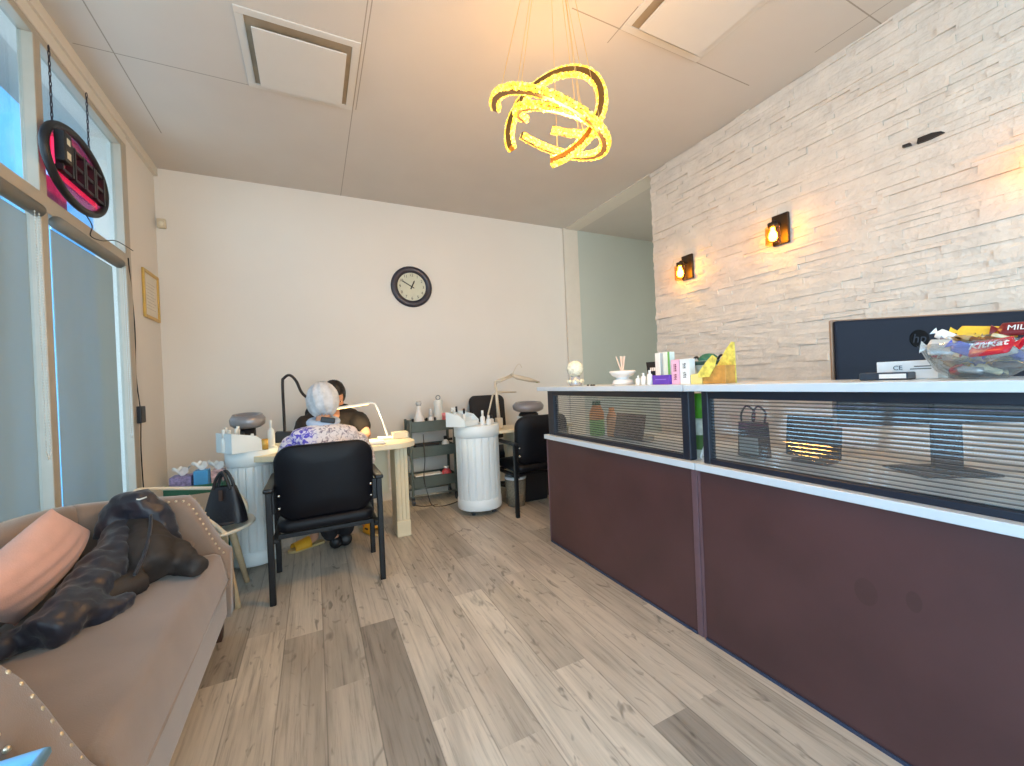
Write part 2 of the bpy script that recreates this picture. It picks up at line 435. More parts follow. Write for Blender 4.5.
# roller blinds
def blind(y0, y1, label, chain_y):
    t = thing('roller_blind', label, 'blind', (XL + 0.03, y0, 2.07), 0, 'roller blinds on the left window')
    L_ = y1 - y0
    obj('roller_tube', MB().cyl((0, 0, 0), (0, L_, 0), 0.032, seg=18), mat('blind tube', (120, 118, 112), 0.5), t, True)
    m = bpy.data.materials.get('blind screen')
    if m is None:
        m = bpy.data.materials.new('blind screen'); m.use_nodes = True; n = m.node_tree; n.nodes.clear()
        o = n.nodes.new('ShaderNodeOutputMaterial'); d = n.nodes.new('ShaderNodeBsdfDiffuse'); tl = n.nodes.new('ShaderNodeBsdfTranslucent'); tr = n.nodes.new('ShaderNodeBsdfTransparent')
        d.inputs[0].default_value = lin(160, 160, 150); tl.inputs[0].default_value = lin(160, 156, 142)
        wv = n.nodes.new('ShaderNodeTexNoise'); wv.inputs['Scale'].default_value = 5; tcx = n.nodes.new('ShaderNodeTexCoord'); mp = n.nodes.new('ShaderNodeMapping'); mp.inputs['Scale'].default_value = (1, 1, 0.15)
        n.links.new(tcx.outputs['Object'], mp.inputs[0]); n.links.new(mp.outputs[0], wv.inputs['Vector'])
        a = n.nodes.new('ShaderNodeMixShader'); a.inputs[0].default_value = 0.5; c = n.nodes.new('ShaderNodeMixShader')
        mr = n.nodes.new('ShaderNodeMapRange'); mr.inputs['To Min'].default_value = 0.20; mr.inputs['To Max'].default_value = 0.34; n.links.new(wv.outputs['Fac'], mr.inputs['Value']); n.links.new(mr.outputs[0], c.inputs[0])
        n.links.new(d.outputs[0], a.inputs[1]); n.links.new(tl.outputs[0], a.inputs[2]); n.links.new(a.outputs[0], c.inputs[1]); n.links.new(tr.outputs[0], c.inputs[2]); n.links.new(c.outputs[0], o.inputs[0])
    obj('screen', MB().box((-0.03, L_ / 2, -0.97), (0.002, L_ - 0.03, 1.88)), m, t)
    obj('hem_bar', MB().box((-0.03, L_ / 2, -1.92), (0.012, L_ - 0.03, 0.025)), mat('blind tube', (120, 118, 112)), t)
    cy = chain_y - y0; mc = mat('chain bead', (205, 208, 205), 0.4)
    mb = MB()
    for s_ in (-0.016, 0.016):
        for k in range(84): mb.sph((0.02, cy + s_, -0.03 - k * 0.013), 0.0032, 6, 4)
        mb.tube([(0.02, cy + s_, -0.02), (0.02, cy + s_, -1.13)], 0.0009, 5)
    mb.tube(cat([(0.02, cy - 0.016, -1.12), (0.02, cy, -1.15), (0.02, cy + 0.016, -1.12)]), 0.003, 6)
    obj('bead_chain', mb, mc, t)
    return t
blind(1.84, 2.64, 'left grey roller blind covering the window pane nearest the viewer', 2.59)
blind(2.80, 3.52, 'right grey roller blind covering the pane beside the cream wall', 3.53)
for k, (a, bb) in enumerate(((0.9, 1.75),)):
    blind(a, bb, 'grey roller blind on the pane behind the sofa arm', bb - 0.02)

# ------------------------------------------------------------------ neon sign hanging in the transom
m_blk = mat('black plastic', (22, 21, 26), 0.45, var=0.1)
sg = thing('hanging_sign', 'oval black framed sign with pink glow hanging in the transom window', 'sign', (XL + 0.045, 3.0, 2.415))
def oval(a, bz, n=48): return [(0, a * math.cos(2 * PI * i / n), bz * math.sin(2 * PI * i / n)) for i in range(n)]
obj('outer_ring', MB().tube(oval(0.315, 0.19), 0.019, 10, True), m_blk, sg, True)
m_pink = mat('pink acrylic', (226, 70, 120), 0.3, var=0.15, emit=(240, 60, 110), estr=0.9)
bk = obj('backing', MB().lathe([(0.0, -0.004), (1, -0.004), (1, 0.004), (0, 0.004)], (0, 0, 0), 40), glass('glow tinted acrylic', (240, 150, 185), 0.05, 0.05, 0.8, (235, 120, 160)), sg)  # LED glow on the clear sheet is put into its pink tint and haze
bk.data.transform(Matrix(((0, 0, 1, -0.012), (0.30, 0, 0, 0), (0, 0.172, 0, 0), (0, 0, 0, 1))))
obj('glow_panel', MB().bx(-.016, -.012, -.24, .24, -.10, .10), mat('painted led glow', (235, 90, 130), .4, var=.3, scale=14, emit=(235, 70, 120), estr=.8), sg)  # extra panel standing in for the LED glow on the acrylic
for ly, ch in ((0.175, 'O'), (0.06, 'P'), (-0.055, 'E'), (-0.175, 'N')):
    text('letter', ch, 0.19, m_pink, sg, (0, -1, 0), (0, 0, 1), (-0.006, ly, -0.005), 0.008)
    mb = MB(); mb.bx(0.0, 0.03, ly - 0.055, ly - 0.04, -0.085, 0.085).bx(0.0, 0.03, ly + 0.04, ly + 0.055, -0.085, 0.085).bx(0.0, 0.026, ly - 0.05, ly + 0.05, 0.07, 0.085).bx(0.0, 0.026, ly - 0.05, ly + 0.05, -0.085, -0.07).bx(0.0, 0.026, ly - 0.05, ly + 0.05, -0.012, 0.006)
    obj('letter_housing', mb, m_blk, sg)
obj('driver_box', MB().box((0.035, -0.235, 0.02), (0.04, 0.07, 0.15)), m_blk, sg, bevel=0.005)
for z_, w_ in ((-.02, .035), (.05, .03)): obj('rating_label', MB().box((0.056, -0.235, z_), (0.001, w_, w_)), mat('cream label', (220, 215, 190)), sg)
for cy_ in (-0.235, 0.135):
    mb = MB(); z0 = 0.185 if cy_ > 0 else 0.15
    for k in range(15):
        z = z0 + k * 0.025
        if z > 0.515: break
        pts = [(0.004 * math.cos(2 * PI * i / 8) * (k % 2), cy_ + 0.006 * math.cos(2 * PI * i / 8) * ((k + 1) % 2), z + 0.017 * math.sin(2 * PI * i / 8)) for i in range(8)]
        mb.tube(pts, 0.0022, 5, True)
    obj('chain', mb, mat('dark chain', (60, 55, 62), 0.4, 0.6), sg)
obj('cable', MB().tube(cat([(0, 0.06, -0.20), (0.0, 0.13, -0.24), (-0.005, 0.12, -0.30), (0, 0.25, -0.285), (0.0, 0.45, -0.22), (0.0, 0.72, -0.20)]), 0.003, 6), m_blk, sg)
tag(obj('poster', MB().box((wx - 0.038, 2.93, 2.27), (0.002, 0.30, 0.15)), mat('pink poster', (238, 150, 180), 0.6, var=0.35, scale=18)), 'pink and white poster on the glass below the hanging sign', 'poster')

# ------------------------------------------------------------------ ceiling air diffusers
m_vent = mat('white diffuser metal', (214, 208, 200), 0.5, var=0.01)
m_dark = mat('vent recess shade', (158, 142, 120), 0.8, var=0.1)  # shade of the recess is put into this darker plate colour
def vent(cx_, cy_, label, gap=0.035, py=0.0):
    t = thing('ceiling_vent', label, 'vent', (cx_, cy_, ZC), 0, 'square air diffusers in the ceiling')
    o = 0.303; i = 0.262; d = 0.008
    obj('frame', MB().bx(-o, o, -o, -i, -d, 0).bx(-o, o, i, o, -d, 0).bx(-o, -i, -i, i, -d, 0).bx(i, o, -i, i, -d, 0), m_vent, t, bevel=0.002)
    obj('throat', MB().bx(-i, i, -i, i, -0.003, 0), m_dark, t)
    obj('face_panel', MB().box((0, py, -gap), (0.465, 0.465, 0.008)), m_vent, t, bevel=0.002)
    obj('hanger', MB().bx(-0.2, 0.2, -0.02, 0.02, -gap, -0.003).bx(-0.02, 0.02, -0.2, 0.2, -gap, -0.003), m_dark, t)
vent(0.016, 2.703, 'square white ceiling air diffuser near the left windows')
vent(1.924, 1.440, 'square ceiling air diffuser beside the stone wall, past the chandelier')

# ------------------------------------------------------------------ chandelier
ch = thing('chandelier', 'gold crystal ring chandelier glowing below the ceiling', 'chandelier')
m_cry = bpy.data.materials.new('lit crystal'); m_cry.use_nodes = True
n = m_cry.node_tree; pb = n.nodes['Principled BSDF']; pb.inputs['Base Color'].default_value = lin(255, 220, 90); pb.inputs['Roughness'].default_value = 0.1
vo = n.nodes.new('ShaderNodeTexVoronoi'); vo.inputs['Scale'].default_value = 95; tcx = n.nodes.new('ShaderNodeTexCoord'); rp = n.nodes.new('ShaderNodeValToRGB')
n.links.new(tcx.outputs['Object'], vo.inputs['Vector']); n.links.new(vo.outputs['Color'], rp.inputs[0])
e = rp.color_ramp.elements; e[0].position = 0.2; e[0].color = lin(170, 118, 0); e[1].position = 0.85; e[1].color = lin(255, 250, 170)
q = e.new(0.55); q.color = lin(244, 208, 20)
n.links.new(rp.outputs[0], pb.inputs['Emission Color']); pb.inputs['Emission Strength'].default_value = 0.85
m_brz = mat('bronze channel', (120, 92, 52), 0.3, 0.7, var=0.15)
m_wire = mat('wire', (225, 190, 120), 0.35, 0.5)
def ring3(p, a0, a1, depth):
    c = V(p[:3]); th, ph, r = p[3:]
    nn = V((math.sin(th) * math.cos(ph), math.sin(th) * math.sin(ph), math.cos(th)))
    if nn.dot(V((0, 0, 1.18)) - c) > 0: nn = -nn       # the bronze channel faces down into the room
    n0 = V((math.sin(th) * math.cos(ph), math.sin(th) * math.sin(ph), math.cos(th)))
    a = n0.cross(V((0.3, 0.9, 0.1))).normalized(); b_ = n0.cross(a)
    N = 90; T = [a0 + (a1 - a0) * i / N for i in range(N + 1)]
    P = lambda t, rr, h: c + (r + rr) * (math.cos(t) * a + math.sin(t) * b_) + nn * h
    rg = None
    def strip(prof):
        mb = MB(); rows = [[mb.bm.verts.new(P(t, rr, h)) for rr, h in prof] for t in T]
        k = len(prof)
        for A, B in zip(rows, rows[1:]):
            for j in range(k): mb.bm.faces.new((A[j], A[(j + 1) % k], B[(j + 1) % k], B[j]))
        mb.bm.faces.new(rows[0]); mb.bm.faces.new(list(reversed(rows[-1]))); return mb
    # channel of bronze with a crystal band on both of its walls
    rg = obj('ring', strip([(-0.012, -0.019), (0.012, -0.019), (0.012, 0.012), (-0.012, 0.012)]), m_brz, ch)
    for s_ in (-1, 1):
        mb = MB(); rng = random.Random(int(r * 1000) + s_)
        cnt = int(r * abs(a1 - a0) / 0.011)
        for i in range(cnt):
            t = a0 + (a1 - a0) * (i + 0.5) / cnt
            for h in (-0.013, 0.002):
                q = P(t, s_ * 0.0165, h + rng.uniform(-.002, .002)); rt = Matrix.Rotation(rng.uniform(0, 3), 3, V((rng.random(), rng.random(), rng.random() + .1)))
                mb.box(q, (0.011, 0.009, 0.012), rt)
        obj('crystal_band', mb, m_cry, rg)
    # supporting wires
    for f in (0.12, 0.5, 0.86):
        q = P(a0 + (a1 - a0) * f, 0, 0.0)
        obj('wire', MB().tube([q, (1.06 + (q.x - 1.06) * 0.35, 1.57 + (q.y - 1.57) * 0.35, ZC - 0.02)], 0.0013, 6), m_wire, ch)
RINGS = [((1.013, 1.56, 2.335, 0.445, 5.378, 0.266), 'A'), ((1.04, 1.573, 2.378, 1.378, 3.777, 0.228), 'B'), ((1.053, 1.557, 2.366, 0.438, 4.88, 0.187), 'C')]
ring3(RINGS[0][0], -0.28, 5.13, 0)
ring3(RINGS[1][0], 5.52, 0.42, 0)
ring3(RINGS[2][0], -0.73, 4.68, 0)
obj('canopy', MB().lathe([(0, 0), (0.15, 0), (0.15, -0.025), (0, -0.025)], (1.06, 1.57, ZC), 32), m_vent, ch)
point('chandelier_light', (1.05, 1.57, 2.22), 56, (1.0, 0.52, 0.13), 0.16)

# ------------------------------------------------------------------ wall clock
ck = thing('wall_clock', 'round black rimmed clock on the cream back wall', 'clock', (0.995, YB, 2.247))
A = (0, -1, 0)
obj('rim', MB().lathe([(0.150, 0.0), (0.217, 0.0), (0.221, 0.012), (0.21, 0.032), (0.185, 0.038), (0.165, 0.03), (0.152, 0.018), (0.15, 0.0)], (0, 0, 0), 56, A), mat('clock rim', (52, 48, 58), 0.35, var=0.1), ck, True)
obj('face', MB().lathe([(0, 0.002), (0.155, 0.002), (0.155, 0.010), (0, 0.010)], (0, 0, 0), 48, A), mat('clock face', (206, 204, 182), 0.5, var=0.05), ck)
m_ink = mat('ink', (40, 38, 38), 0.6, var=0)
for k in range(1, 13):
    a = 2 * PI * k / 12
    text('numeral', str(k), 0.042, m_ink, ck, (1, 0, 0), (0, 0, 1), (0.125 * math.sin(a), -0.0115, 0.125 * math.cos(a)), 0.0005)
def hand(a, l, wd, nm):
    d = V((math.sin(a), 0, math.cos(a))); p = V((math.cos(a), 0, -math.sin(a)))
    mb = MB(); mb.prism([(0, 0)] * 0 or [((-d * 0.03 + p * wd)[0], (-d * 0.03 + p * wd)[2]), ((d * l * .8 + p * wd)[0], (d * l * .8 + p * wd)[2]), ((d * l)[0], (d * l)[2]), ((d * l * .8 - p * wd)[0], (d * l * .8 - p * wd)[2]), ((-d * 0.03 - p * wd)[0], (-d * 0.03 - p * wd)[2])], 1, -0.014, -0.016)
    obj(nm, mb, m_ink, ck)
hand(2 * PI * (50 / 60), 0.125, 0.005, 'minute_hand'); hand(2 * PI * (0.85 / 12), 0.078, 0.007, 'hour_hand')
obj('hub', MB().lathe([(0, 0.010), (0.01, 0.010), (0.01, 0.019), (0, 0.019)], (0, 0, 0), 16, A), m_ink, ck)

# certificate on the left wall, motion sensor, power adapter
fr = thing('picture_frame', 'small gold framed certificate on the cream left wall', 'picture frame', (XL, 4.185, 1.99))
m_gold = mat('gold frame', (206, 168, 88), 0.35, 0.5, var=0.08)
obj('frame', MB().bx(0, 0.016, -0.17, -0.145, -0.19, 0.19).bx(0, 0.016, 0.145, 0.17, -0.19, 0.19).bx(0, 0.016, -0.145, 0.145, 0.165, 0.19).bx(0, 0.016, -0.145, 0.145, -0.19, -0.165), m_gold, fr, bevel=0.003)
obj('paper', MB().bx(0.002, 0.006, -0.145, 0.145, -0.165, 0.165), mat('certificate', (226, 216, 198), 0.6, var=0.05), fr)
mb = MB()
for k in range(9): mb.bx(0.006, 0.0066, -0.10 + 0.02 * (k % 3 == 0), 0.10 - 0.03 * (k % 2), 0.09 - k * 0.025, 0.094 - k * 0.025)
obj('writing', mb, mat('faint ink', (186, 172, 152)), fr)
sn = thing('motion_sensor', 'small cream sensor box high in the back corner', 'sensor', (-1.10, YB, 2.65))
obj('housing', MB().bx(-0.03, 0.03, -0.035, 0, -0.04, 0.04), mat('cream plastic', (212, 196, 168), 0.5), sn, bevel=0.008)
obj('lens', MB().sph((0.0, -0.034, -0.005), (0.018, 0.008, 0.022), 14, 8), mat('sensor lens', (226, 214, 190), 0.3), sn, True)
pa = thing('power_adapter', 'black power adapter hanging on its cord beside the window', 'adapter', (XL + 0.02, 3.80, 1.06))
obj('body', MB().bx(-0.018, 0.018, -0.045, 0.045, -0.06, 0.06), m_blk, pa, bevel=0.006)
obj('cord', MB().tube(cat([(0, -0.09, 1.10), (-0.012, -0.02, 0.9), (-0.012, 0.012, 0.6), (-0.012, -0.01, 0.3), (0, 0.0, 0.05)]), 0.004, 6).tube(cat([(0, 0.0, -0.06), (-0.012, 0.02, -0.25), (-0.012, 0.03, -0.5), (-0.012, 0.05, -0.75), (-0.012, 0.06, -1.02)]), 0.004, 6), m_blk, pa, True)

# ------------------------------------------------------------------ wall sconces on the stone
m_scon = mat('sconce black metal', (58, 46, 34), 0.4, 0.6)
m_bulb = mat('lit bulb', (255, 230, 150), 0.3, var=0, emit=(255, 190, 60), estr=75.0)
def sconce(y, z, label):
    t = thing('wall_sconce', label, 'wall lamp', (XB - 0.012, y, z), 0, 'sconces on the stone wall')
    obj('backplate', MB().bx(-0.022, 0, -0.055, 0.055, -0.105, 0.105), m_scon, t, bevel=0.004)
    obj('arm', MB().tube(cat([(-0.02, 0, 0.03), (-0.07, 0, 0.045), (-0.10, 0, 0.04), (-0.105, 0, 0.015)]), 0.008, 10).lathe([(0, 0.02), (0.03, 0.02), (0.03, -0.005), (0, -0.005)], (-0.105, 0, 0.01), 20), m_scon, t, True)
    obj('shade', MB().lathe([(0.042, 0.005), (0.046, 0.0), (0.046, -0.115), (0.043, -0.115), (0.043, 0.0)], (-0.105, 0, 0), 28), glass('amber glass', (255, 235, 190), 0.05), t, True)
    obj('bulb', MB().lathe([(0, -0.095), (0.018, -0.088), (0.027, -0.068), (0.024, -0.045), (0.013, -0.02), (0.012, 0.0), (0, 0.0)], (-0.105, 0, 0), 20), m_bulb, t, True)
sconce(2.50, 2.11, 'lit black wall sconce nearest the recess corner')
sconce(1.71, 2.16, 'lit black wall sconce second from the recess corner')
sconce(0.50, 2.11, 'lit black wall sconce at the right edge beside the monitor')
tag(obj('wall_letter', MB().prism([(0.885, 2.368), (0.895, 2.378), (0.93, 2.39), (0.985, 2.392), (0.99, 2.365), (0.94, 2.362)], 0, XB - 0.03, XB - 0.01), m_blk), 'long black sliver of lettering on the upper stone wall', 'wall lettering')
tag(obj('wall_letter', MB().prism([(1.015, 2.372), (1.018, 2.386), (1.048, 2.388), (1.05, 2.376)], 0, XB - 0.03, XB - 0.01), m_blk), 'short black scrap of lettering left of the long sliver on the stone wall', 'wall lettering')

# ------------------------------------------------------------------ reception counter: two units
m_ply = mat('dark brown laminate', (78, 50, 50), 0.42, var=0.16, scale=3.5, bump=0.05, bscale=200)
m_lam = mat('grey white laminate', (206, 214, 220), 0.3, var=0.02)
m_navy = mat('navy black frame', (24, 30, 44), 0.4, var=0.08)
m_edge = mat('brown edge trim', (104, 78, 84), 0.35, var=0.06)
m_kick = mat('blue kick strip', (44, 58, 82), 0.4)
m_reed = glass('reeded acrylic', (226, 226, 222), 0.20, 0.05, 0.9, (150, 165, 175))
_n = m_reed.node_tree; _g = _n.nodes.new('ShaderNodeNewGeometry'); _s = _n.nodes.new('ShaderNodeSeparateXYZ'); _n.links.new(_g.outputs['Position'], _s.inputs[0])
_m = _n.nodes.new('ShaderNodeMath'); _m.operation = 'MULTIPLY_ADD'; _m.inputs[1].default_value = 1 / .0140; _m.inputs[2].default_value = -.804 / .0140; _n.links.new(_s.outputs['Z'], _m.inputs[0])
_f = _n.nodes.new('ShaderNodeMath'); _f.operation = 'FRACT'; _n.links.new(_m.outputs[0], _f.inputs[0])
_r = _n.nodes.new('ShaderNodeValToRGB'); _e = _r.color_ramp.elements; _e[0].position = .0; _e[0].color = lin(120, 124, 128); _e[1].position = .42; _e[1].color = lin(238, 238, 234)  # refraction's darkening in the grooves, put into the tint as stripes
_q = _e.new(.30); _q.color = lin(135, 138, 140); _q = _e.new(.92); _q.color = lin(238, 238, 234); _q = _e.new(1.0); _q.color = lin(120, 124, 128)
_n.links.new(_f.outputs[0], _r.inputs[0]); _n.links.new(_r.outputs[0], [x for x in _n.nodes if x.type == 'BSDF_TRANSPARENT'][0].inputs[0])
def reeded(y0, y1, z0, z1, x):
    mb = MB(); n = int((z1 - z0) / 0.0135); prof = []
    for k in range(n):
        za = z0 + (z1 - z0) * k / n; h = (z1 - z0) / n
        for f, d in ((0.0, 0.0), (0.15, -0.0016), (0.38, -0.0026), (0.62, -0.0026), (0.85, -0.0016)): prof.append((x + d, za + f * h))
    prof.append((x, z1))
    for (xa, za), (xb, zb) in zip(prof, prof[1:]):
        mb.raw([(xa, y0, za), (xa, y1, za), (xb, y1, zb), (xb, y0, zb)], [(0, 1, 2, 3)])
    return mb
def counter(y0, y1, label, posts, end=False):
    t = thing('reception_counter', label, 'reception counter', (0, 0, 0), 0, 'units of the reception counter')
    p = obj('front_panel', MB().bx(1.52, 1.548, y0 + 0.03, y1 - 0.012, 0.0, 0.752), m_ply, t)
    obj('edge_trim', MB().bx(1.517, 1.55, y1 - 0.012, y1, 0, 0.752), m_edge, p); obj('edge_trim', MB().bx(1.515, 1.55, y0, y0 + 0.03, 0, 0.752), m_edge, p, bevel=0.004)
    obj('kick_strip', MB().bx(1.513, 1.519, y0 + 0.03, y1 - 0.012, 0.0, 0.012), m_kick, p)
    obj('ledge', MB().bx(1.502, 1.62, y0, y1 + (0.008 if end else 0), 0.752, 0.783), m_lam, t, bevel=0.003)
    for ya, yb in posts: obj('post', MB().bx(1.53, 1.575, ya, yb, 0.783, 1.103), m_navy, t, bevel=0.006)
    g0, g1 = posts[0][1], posts[1][0]
    obj('top_rail', MB().bx(1.533, 1.572, g0, g1, 1.068, 1.103), m_navy, t, bevel=0.003)
    obj('bottom_rail', MB().bx(1.533, 1.572, g0, g1, 0.783, 0.806), m_navy, t, bevel=0.003)
    gp = obj('reeded_panel', reeded(g0 - 0.003, g1 + 0.003, 0.804, 1.070, 1.548), m_reed, t)
    obj('countertop', MB().bx(1.46, 1.80, y0 + (0.012 if end else 0), y1 + (0.012 if end else 0.010), 1.103, 1.132), m_lam, t, bevel=0.003)
    obj('worksurface', MB().bx(1.622, 2.32, y0, y1, 0.722, 0.752), m_lam, t, bevel=0.002)
    obj('side_panel', MB().bx(1.55, 2.25, y1 - 0.03, y1 - 0.003, 0, 0.722) if end else MB().bx(1.55, 2.25, y0 + 0.003, y0 + 0.03, 0, 0.722), m_ply, t)
    return t
counter(1.272, 2.572, 'far left dark brown reception counter unit with reeded glass panel', ((1.312, 1.356), (2.475, 2.555)), True)
counter(-0.45, 1.268, 'near right dark brown reception counter unit below the monitor and candy', ((-0.44, -0.39), (1.212, 1.245)))

for st_ in ((.665, .476, .030, .042), (.551, .498, .018, .03)):
    o = obj('stain', MB().lathe([(0, 0), (1, 0)], (0, 0, 0), 28), mat('faint stain', (73, 46, 45), .45, var=.1), [x for x in bpy.data.objects if x.name == 'front_panel.001'][0])
    o.data.transform(Matrix(((0, 0, 1, 1.5196), (st_[2], 0, 0, st_[0]), (0, st_[3], 0, st_[1]), (0, 0, 0, 1))))

# things on the counter top (z 1.132)
CT = 1.1325
gl = thing('crystal_globe', 'small crystal ball on a jewelled base at the left counter end', 'ornament', (1.60, 2.29, CT))
m_crystal = mat('clear crystal', (226, 226, 206), 0.08, var=0.25, scale=60, bump=0.6, bscale=60)
obj('base', MB().lathe([(0, 0), (0.042, 0), (0.046, 0.02), (0.036, 0.045), (0.030, 0.065), (0, 0.065)], (0, 0, 0), 24), mat('silver base', (200, 200, 205), 0.2, 0.6), gl, True)
for k in range(10):
    a = 2 * PI * k / 10; obj('jewel', MB().sph((0.046 * math.cos(a), 0.046 * math.sin(a), 0.03), 0.013, 8, 6), m_crystal, gl)
obj('ball', MB().sph((0, 0, 0.115), 0.056, 24, 16), m_crystal, gl)
df = thing('reed_diffuser', 'white ceramic reed diffuser on the left counter top', 'diffuser', (1.60, 1.822, CT))
m_cer = mat('white ceramic', (232, 226, 220), 0.35, var=0.03)
obj('pot', MB().lathe([(0, 0), (0.056, 0), (0.06, 0.012), (0.055, 0.028), (0.036, 0.034), (0.034, 0.042), (0.06, 0.055), (0.076, 0.075), (0.07, 0.082), (0.05, 0.07), (0.03, 0.068), (0, 0.068)], (0, 0, 0), 32), m_cer, df, True)
for dx, dy in ((-.02, .025), (0.0, .012), (0.012, -.012), (-.008, -.004), (.018, .008)):
    obj('reed', MB().cyl((0, 0, 0.06), (dx, dy, 0.165), 0.0035, seg=8), mat('pale reed', (226, 204, 188)), df)
for k, (xx, yy) in enumerate(((1.53, 2.06), (1.535, 2.03), (1.53, 2.0))):
    tag(obj('sample_chip', MB().lathe([(0, 0), (.007, 0), (.009, .004), (.005, .008), (0, .009)], (xx, yy, CT), 12), m_blk, None, True), 'tiny black nail chip, %s of the row between crystal ball and diffuser' % ('leftmost', 'middle', 'rightmost')[k], 'nail chip', 'nail chips on the counter')
cc = thing('card_holder', 'small black card holder behind the white bottles on the counter', 'card holder', (1.68, 1.66, CT))
obj('board', MB().box((0, 0, 0.085), (0.006, 0.10, 0.075), Matrix.Rotation(-0.15, 3, 'Y')), m_blk, cc, bevel=0.003)
obj('foot', MB().bx(-0.02, 0.03, -0.03, 0.03, 0, 0.012).bx(0.0, 0.01, -0.015, 0.015, 0.01, 0.06), m_blk, cc)
obj('print', MB().bx(-.0085, -.0075, -.018, -.006, .072, .09).bx(-.0085, -.0075, -.003, .009, .072, .09).bx(-.0085, -.0075, .012, .02, .072, .09), m_cer, cc)
m_wht = mat('white plastic', (232, 232, 228), 0.35, var=0.02)
def bottle(name, label, loc, r, h, m, mc, catname='bottle', group=None, neck=0.35, capr=0.5, caph=0.2):
    t = thing(name, label, catname, loc, 0, group)
    hb = h * (1 - caph)
    obj('body', MB().lathe([(0, 0), (r * .93, 0), (r, h * .03), (r, hb * .78), (r * .85, hb * .88), (r * neck, hb * .97), (r * neck, hb), (0, hb)], (0, 0, 0), 20), m, t, True)
    obj('cap', MB().lathe([(0, hb), (r * capr, hb), (r * capr, h * .98), (r * capr * .8, h), (0, h)], (0, 0, 0), 16), mc, t, True)
    return t
for k, (xx, yy, hh) in enumerate(((1.545, 1.64, .05), (1.545, 1.60, .062), (1.55, 1.562, .075))):
    bottle('polish_bottle', 'small white polish bottle left of the purple box, %s' % ('shortest and leftmost', 'middle height', 'tallest')[k], (xx, yy, CT), .014, hh, m_wht, m_wht, 'bottle', 'white polish bottles on the counter', capr=.45)
def tube_box(loc, d, m, label, name='cosmetic_box', mt=None, mtxt=None, glyphs=(), panel=None):
    t = thing(name, label, 'box', loc, 0)
    obj('carton', MB().bx(-d[0] / 2, d[0] / 2, -d[1] / 2, d[1] / 2, 0, d[2]), m, t, bevel=0.0015)
    if panel: obj('panel', MB().bx(-d[0] / 2 - .0008, -d[0] / 2, -d[1] * panel[0], d[1] * panel[1], d[2] * panel[2], d[2] * panel[3]), panel[4], t)
    for za, zb in glyphs:      # dense dark vertical print, unreadable at this size
        mb = MB(); g = random.Random(int(za * 1e4)); x = -d[0] / 2; n = int((zb - za) / .0085)
        for k in range(n):
            z = za + (zb - za) * k / n
            mb.bx(x - .0008, x, -.009, .009, z, z + .0018).bx(x - .0008, x, g.uniform(-.008, -.003), g.uniform(.001, .002), z + .0018, z + .0068).bx(x - .0008, x, .005, .009, z + .002, z + .005)
        obj('print', mb, mtxt, t)
    return t
tube_box((1.66, 1.595, CT), (.035, .035, .165), m_wht, 'tall white tube box left of the white and green one', 'tube_box')
tube_box((1.66, 1.535, CT), (.035, .045, .165), mat('mint white card', (226, 238, 228), .4), 'tall white tube box with a green side on the counter', 'tube_box', panel=(.5, -.2, 0, 1, mat('green card', (110, 180, 90), .4)))
m_pur = mat('purple card', (98, 62, 176), 0.4, var=0.06)
tube_box((1.575, 1.49, CT), (.05, .108, .047), m_pur, 'flat purple box on the counter in front of the tubes', 'cosmetic_box', panel=(.32, .32, .5, .58, mat('lilac print', (150, 124, 210))))
tube_box((1.585, 1.411, CT), (.04, .047, .118), mat('pink card', (238, 186, 212), .4), 'upright pink box with dark lettering on the counter', 'cosmetic_box', mtxt=mat('maroon ink', (110, 30, 60)), glyphs=((.062, .1), (.022, .052)))
tube_box((1.585, 1.356, CT), (.04, .054, .118), mat('white card', (228, 236, 238), .4), 'upright white box with grey lettering between pink box and pot', 'cosmetic_box', mtxt=mat('grey ink', (70, 84, 90)), glyphs=((.074, .1), (.03, .06)))
pt = thing('plant_pot', 'pale woven pot with green top and black handles on the counter', 'pot', (1.68, 1.315, CT))
obj('basket', MB().lathe([(0, 0), (.035, 0), (.045, .02), (.062, .085), (.07, .105), (.062, .105), (.04, .03), (0, .03)], (0, 0, 0), 28), mat('woven grey', (186, 194, 186), .7, var=.2, scale=70, bump=.5), pt, True)
obj('band', MB().lathe([(.066, .088), (.0735, .104), (.0745, .1), (.067, .085)], (0, 0, 0), 28), mat('dark teal', (30, 70, 66), .5), pt)
obj('greenery', MB().sph((0, 0, .108), (.045, .045, .032), 16, 10), mat('deep green leaves', (24, 104, 84), .6, var=.3, scale=40, bump=.8), pt, True)
for s_ in (-1, 1): obj('handle', MB().tube(cat([(0, s_ * .045, .10), (0, s_ * .062, .125), (0, s_ * .08, .12), (0, s_ * .086, .098)]), .0055, 8), m_blk, pt, True)
yb = thing('product_display', 'yellow patterned cardboard display with an orange tray on the counter', 'display box', (1.60, 1.235, CT))
m_yel = mat('yellow leafy print', (216, 206, 96), .5, var=.35, scale=45)
obj('back_card', MB().prism([(-.085, 0), (.06, 0), (.052, .03), (.0, .085), (-.045, .15), (-.07, .178), (-.082, .176)], 0, .035, .042), m_yel, yb)
obj('tray', MB().bx(-.03, .034, -.085, .03, 0, .078), mat('orange card', (198, 146, 70), .5, var=.25, scale=30), yb, bevel=.002)
obj('side_card', MB().prism([(.03, 0), (.088, 0), (.088, .042), (.03, .05)], 0, -.035, .03), mat('cream yellow card', (226, 216, 140), .5, var=.08), yb)
obj('leaf_print', MB().prism([(.045, .028), (.045, .05), (.0, .10), (-.03, .125), (-.05, .11), (-.04, .075), (-.01, .03)], 0, -.037, -.0335), m_yel, yb)

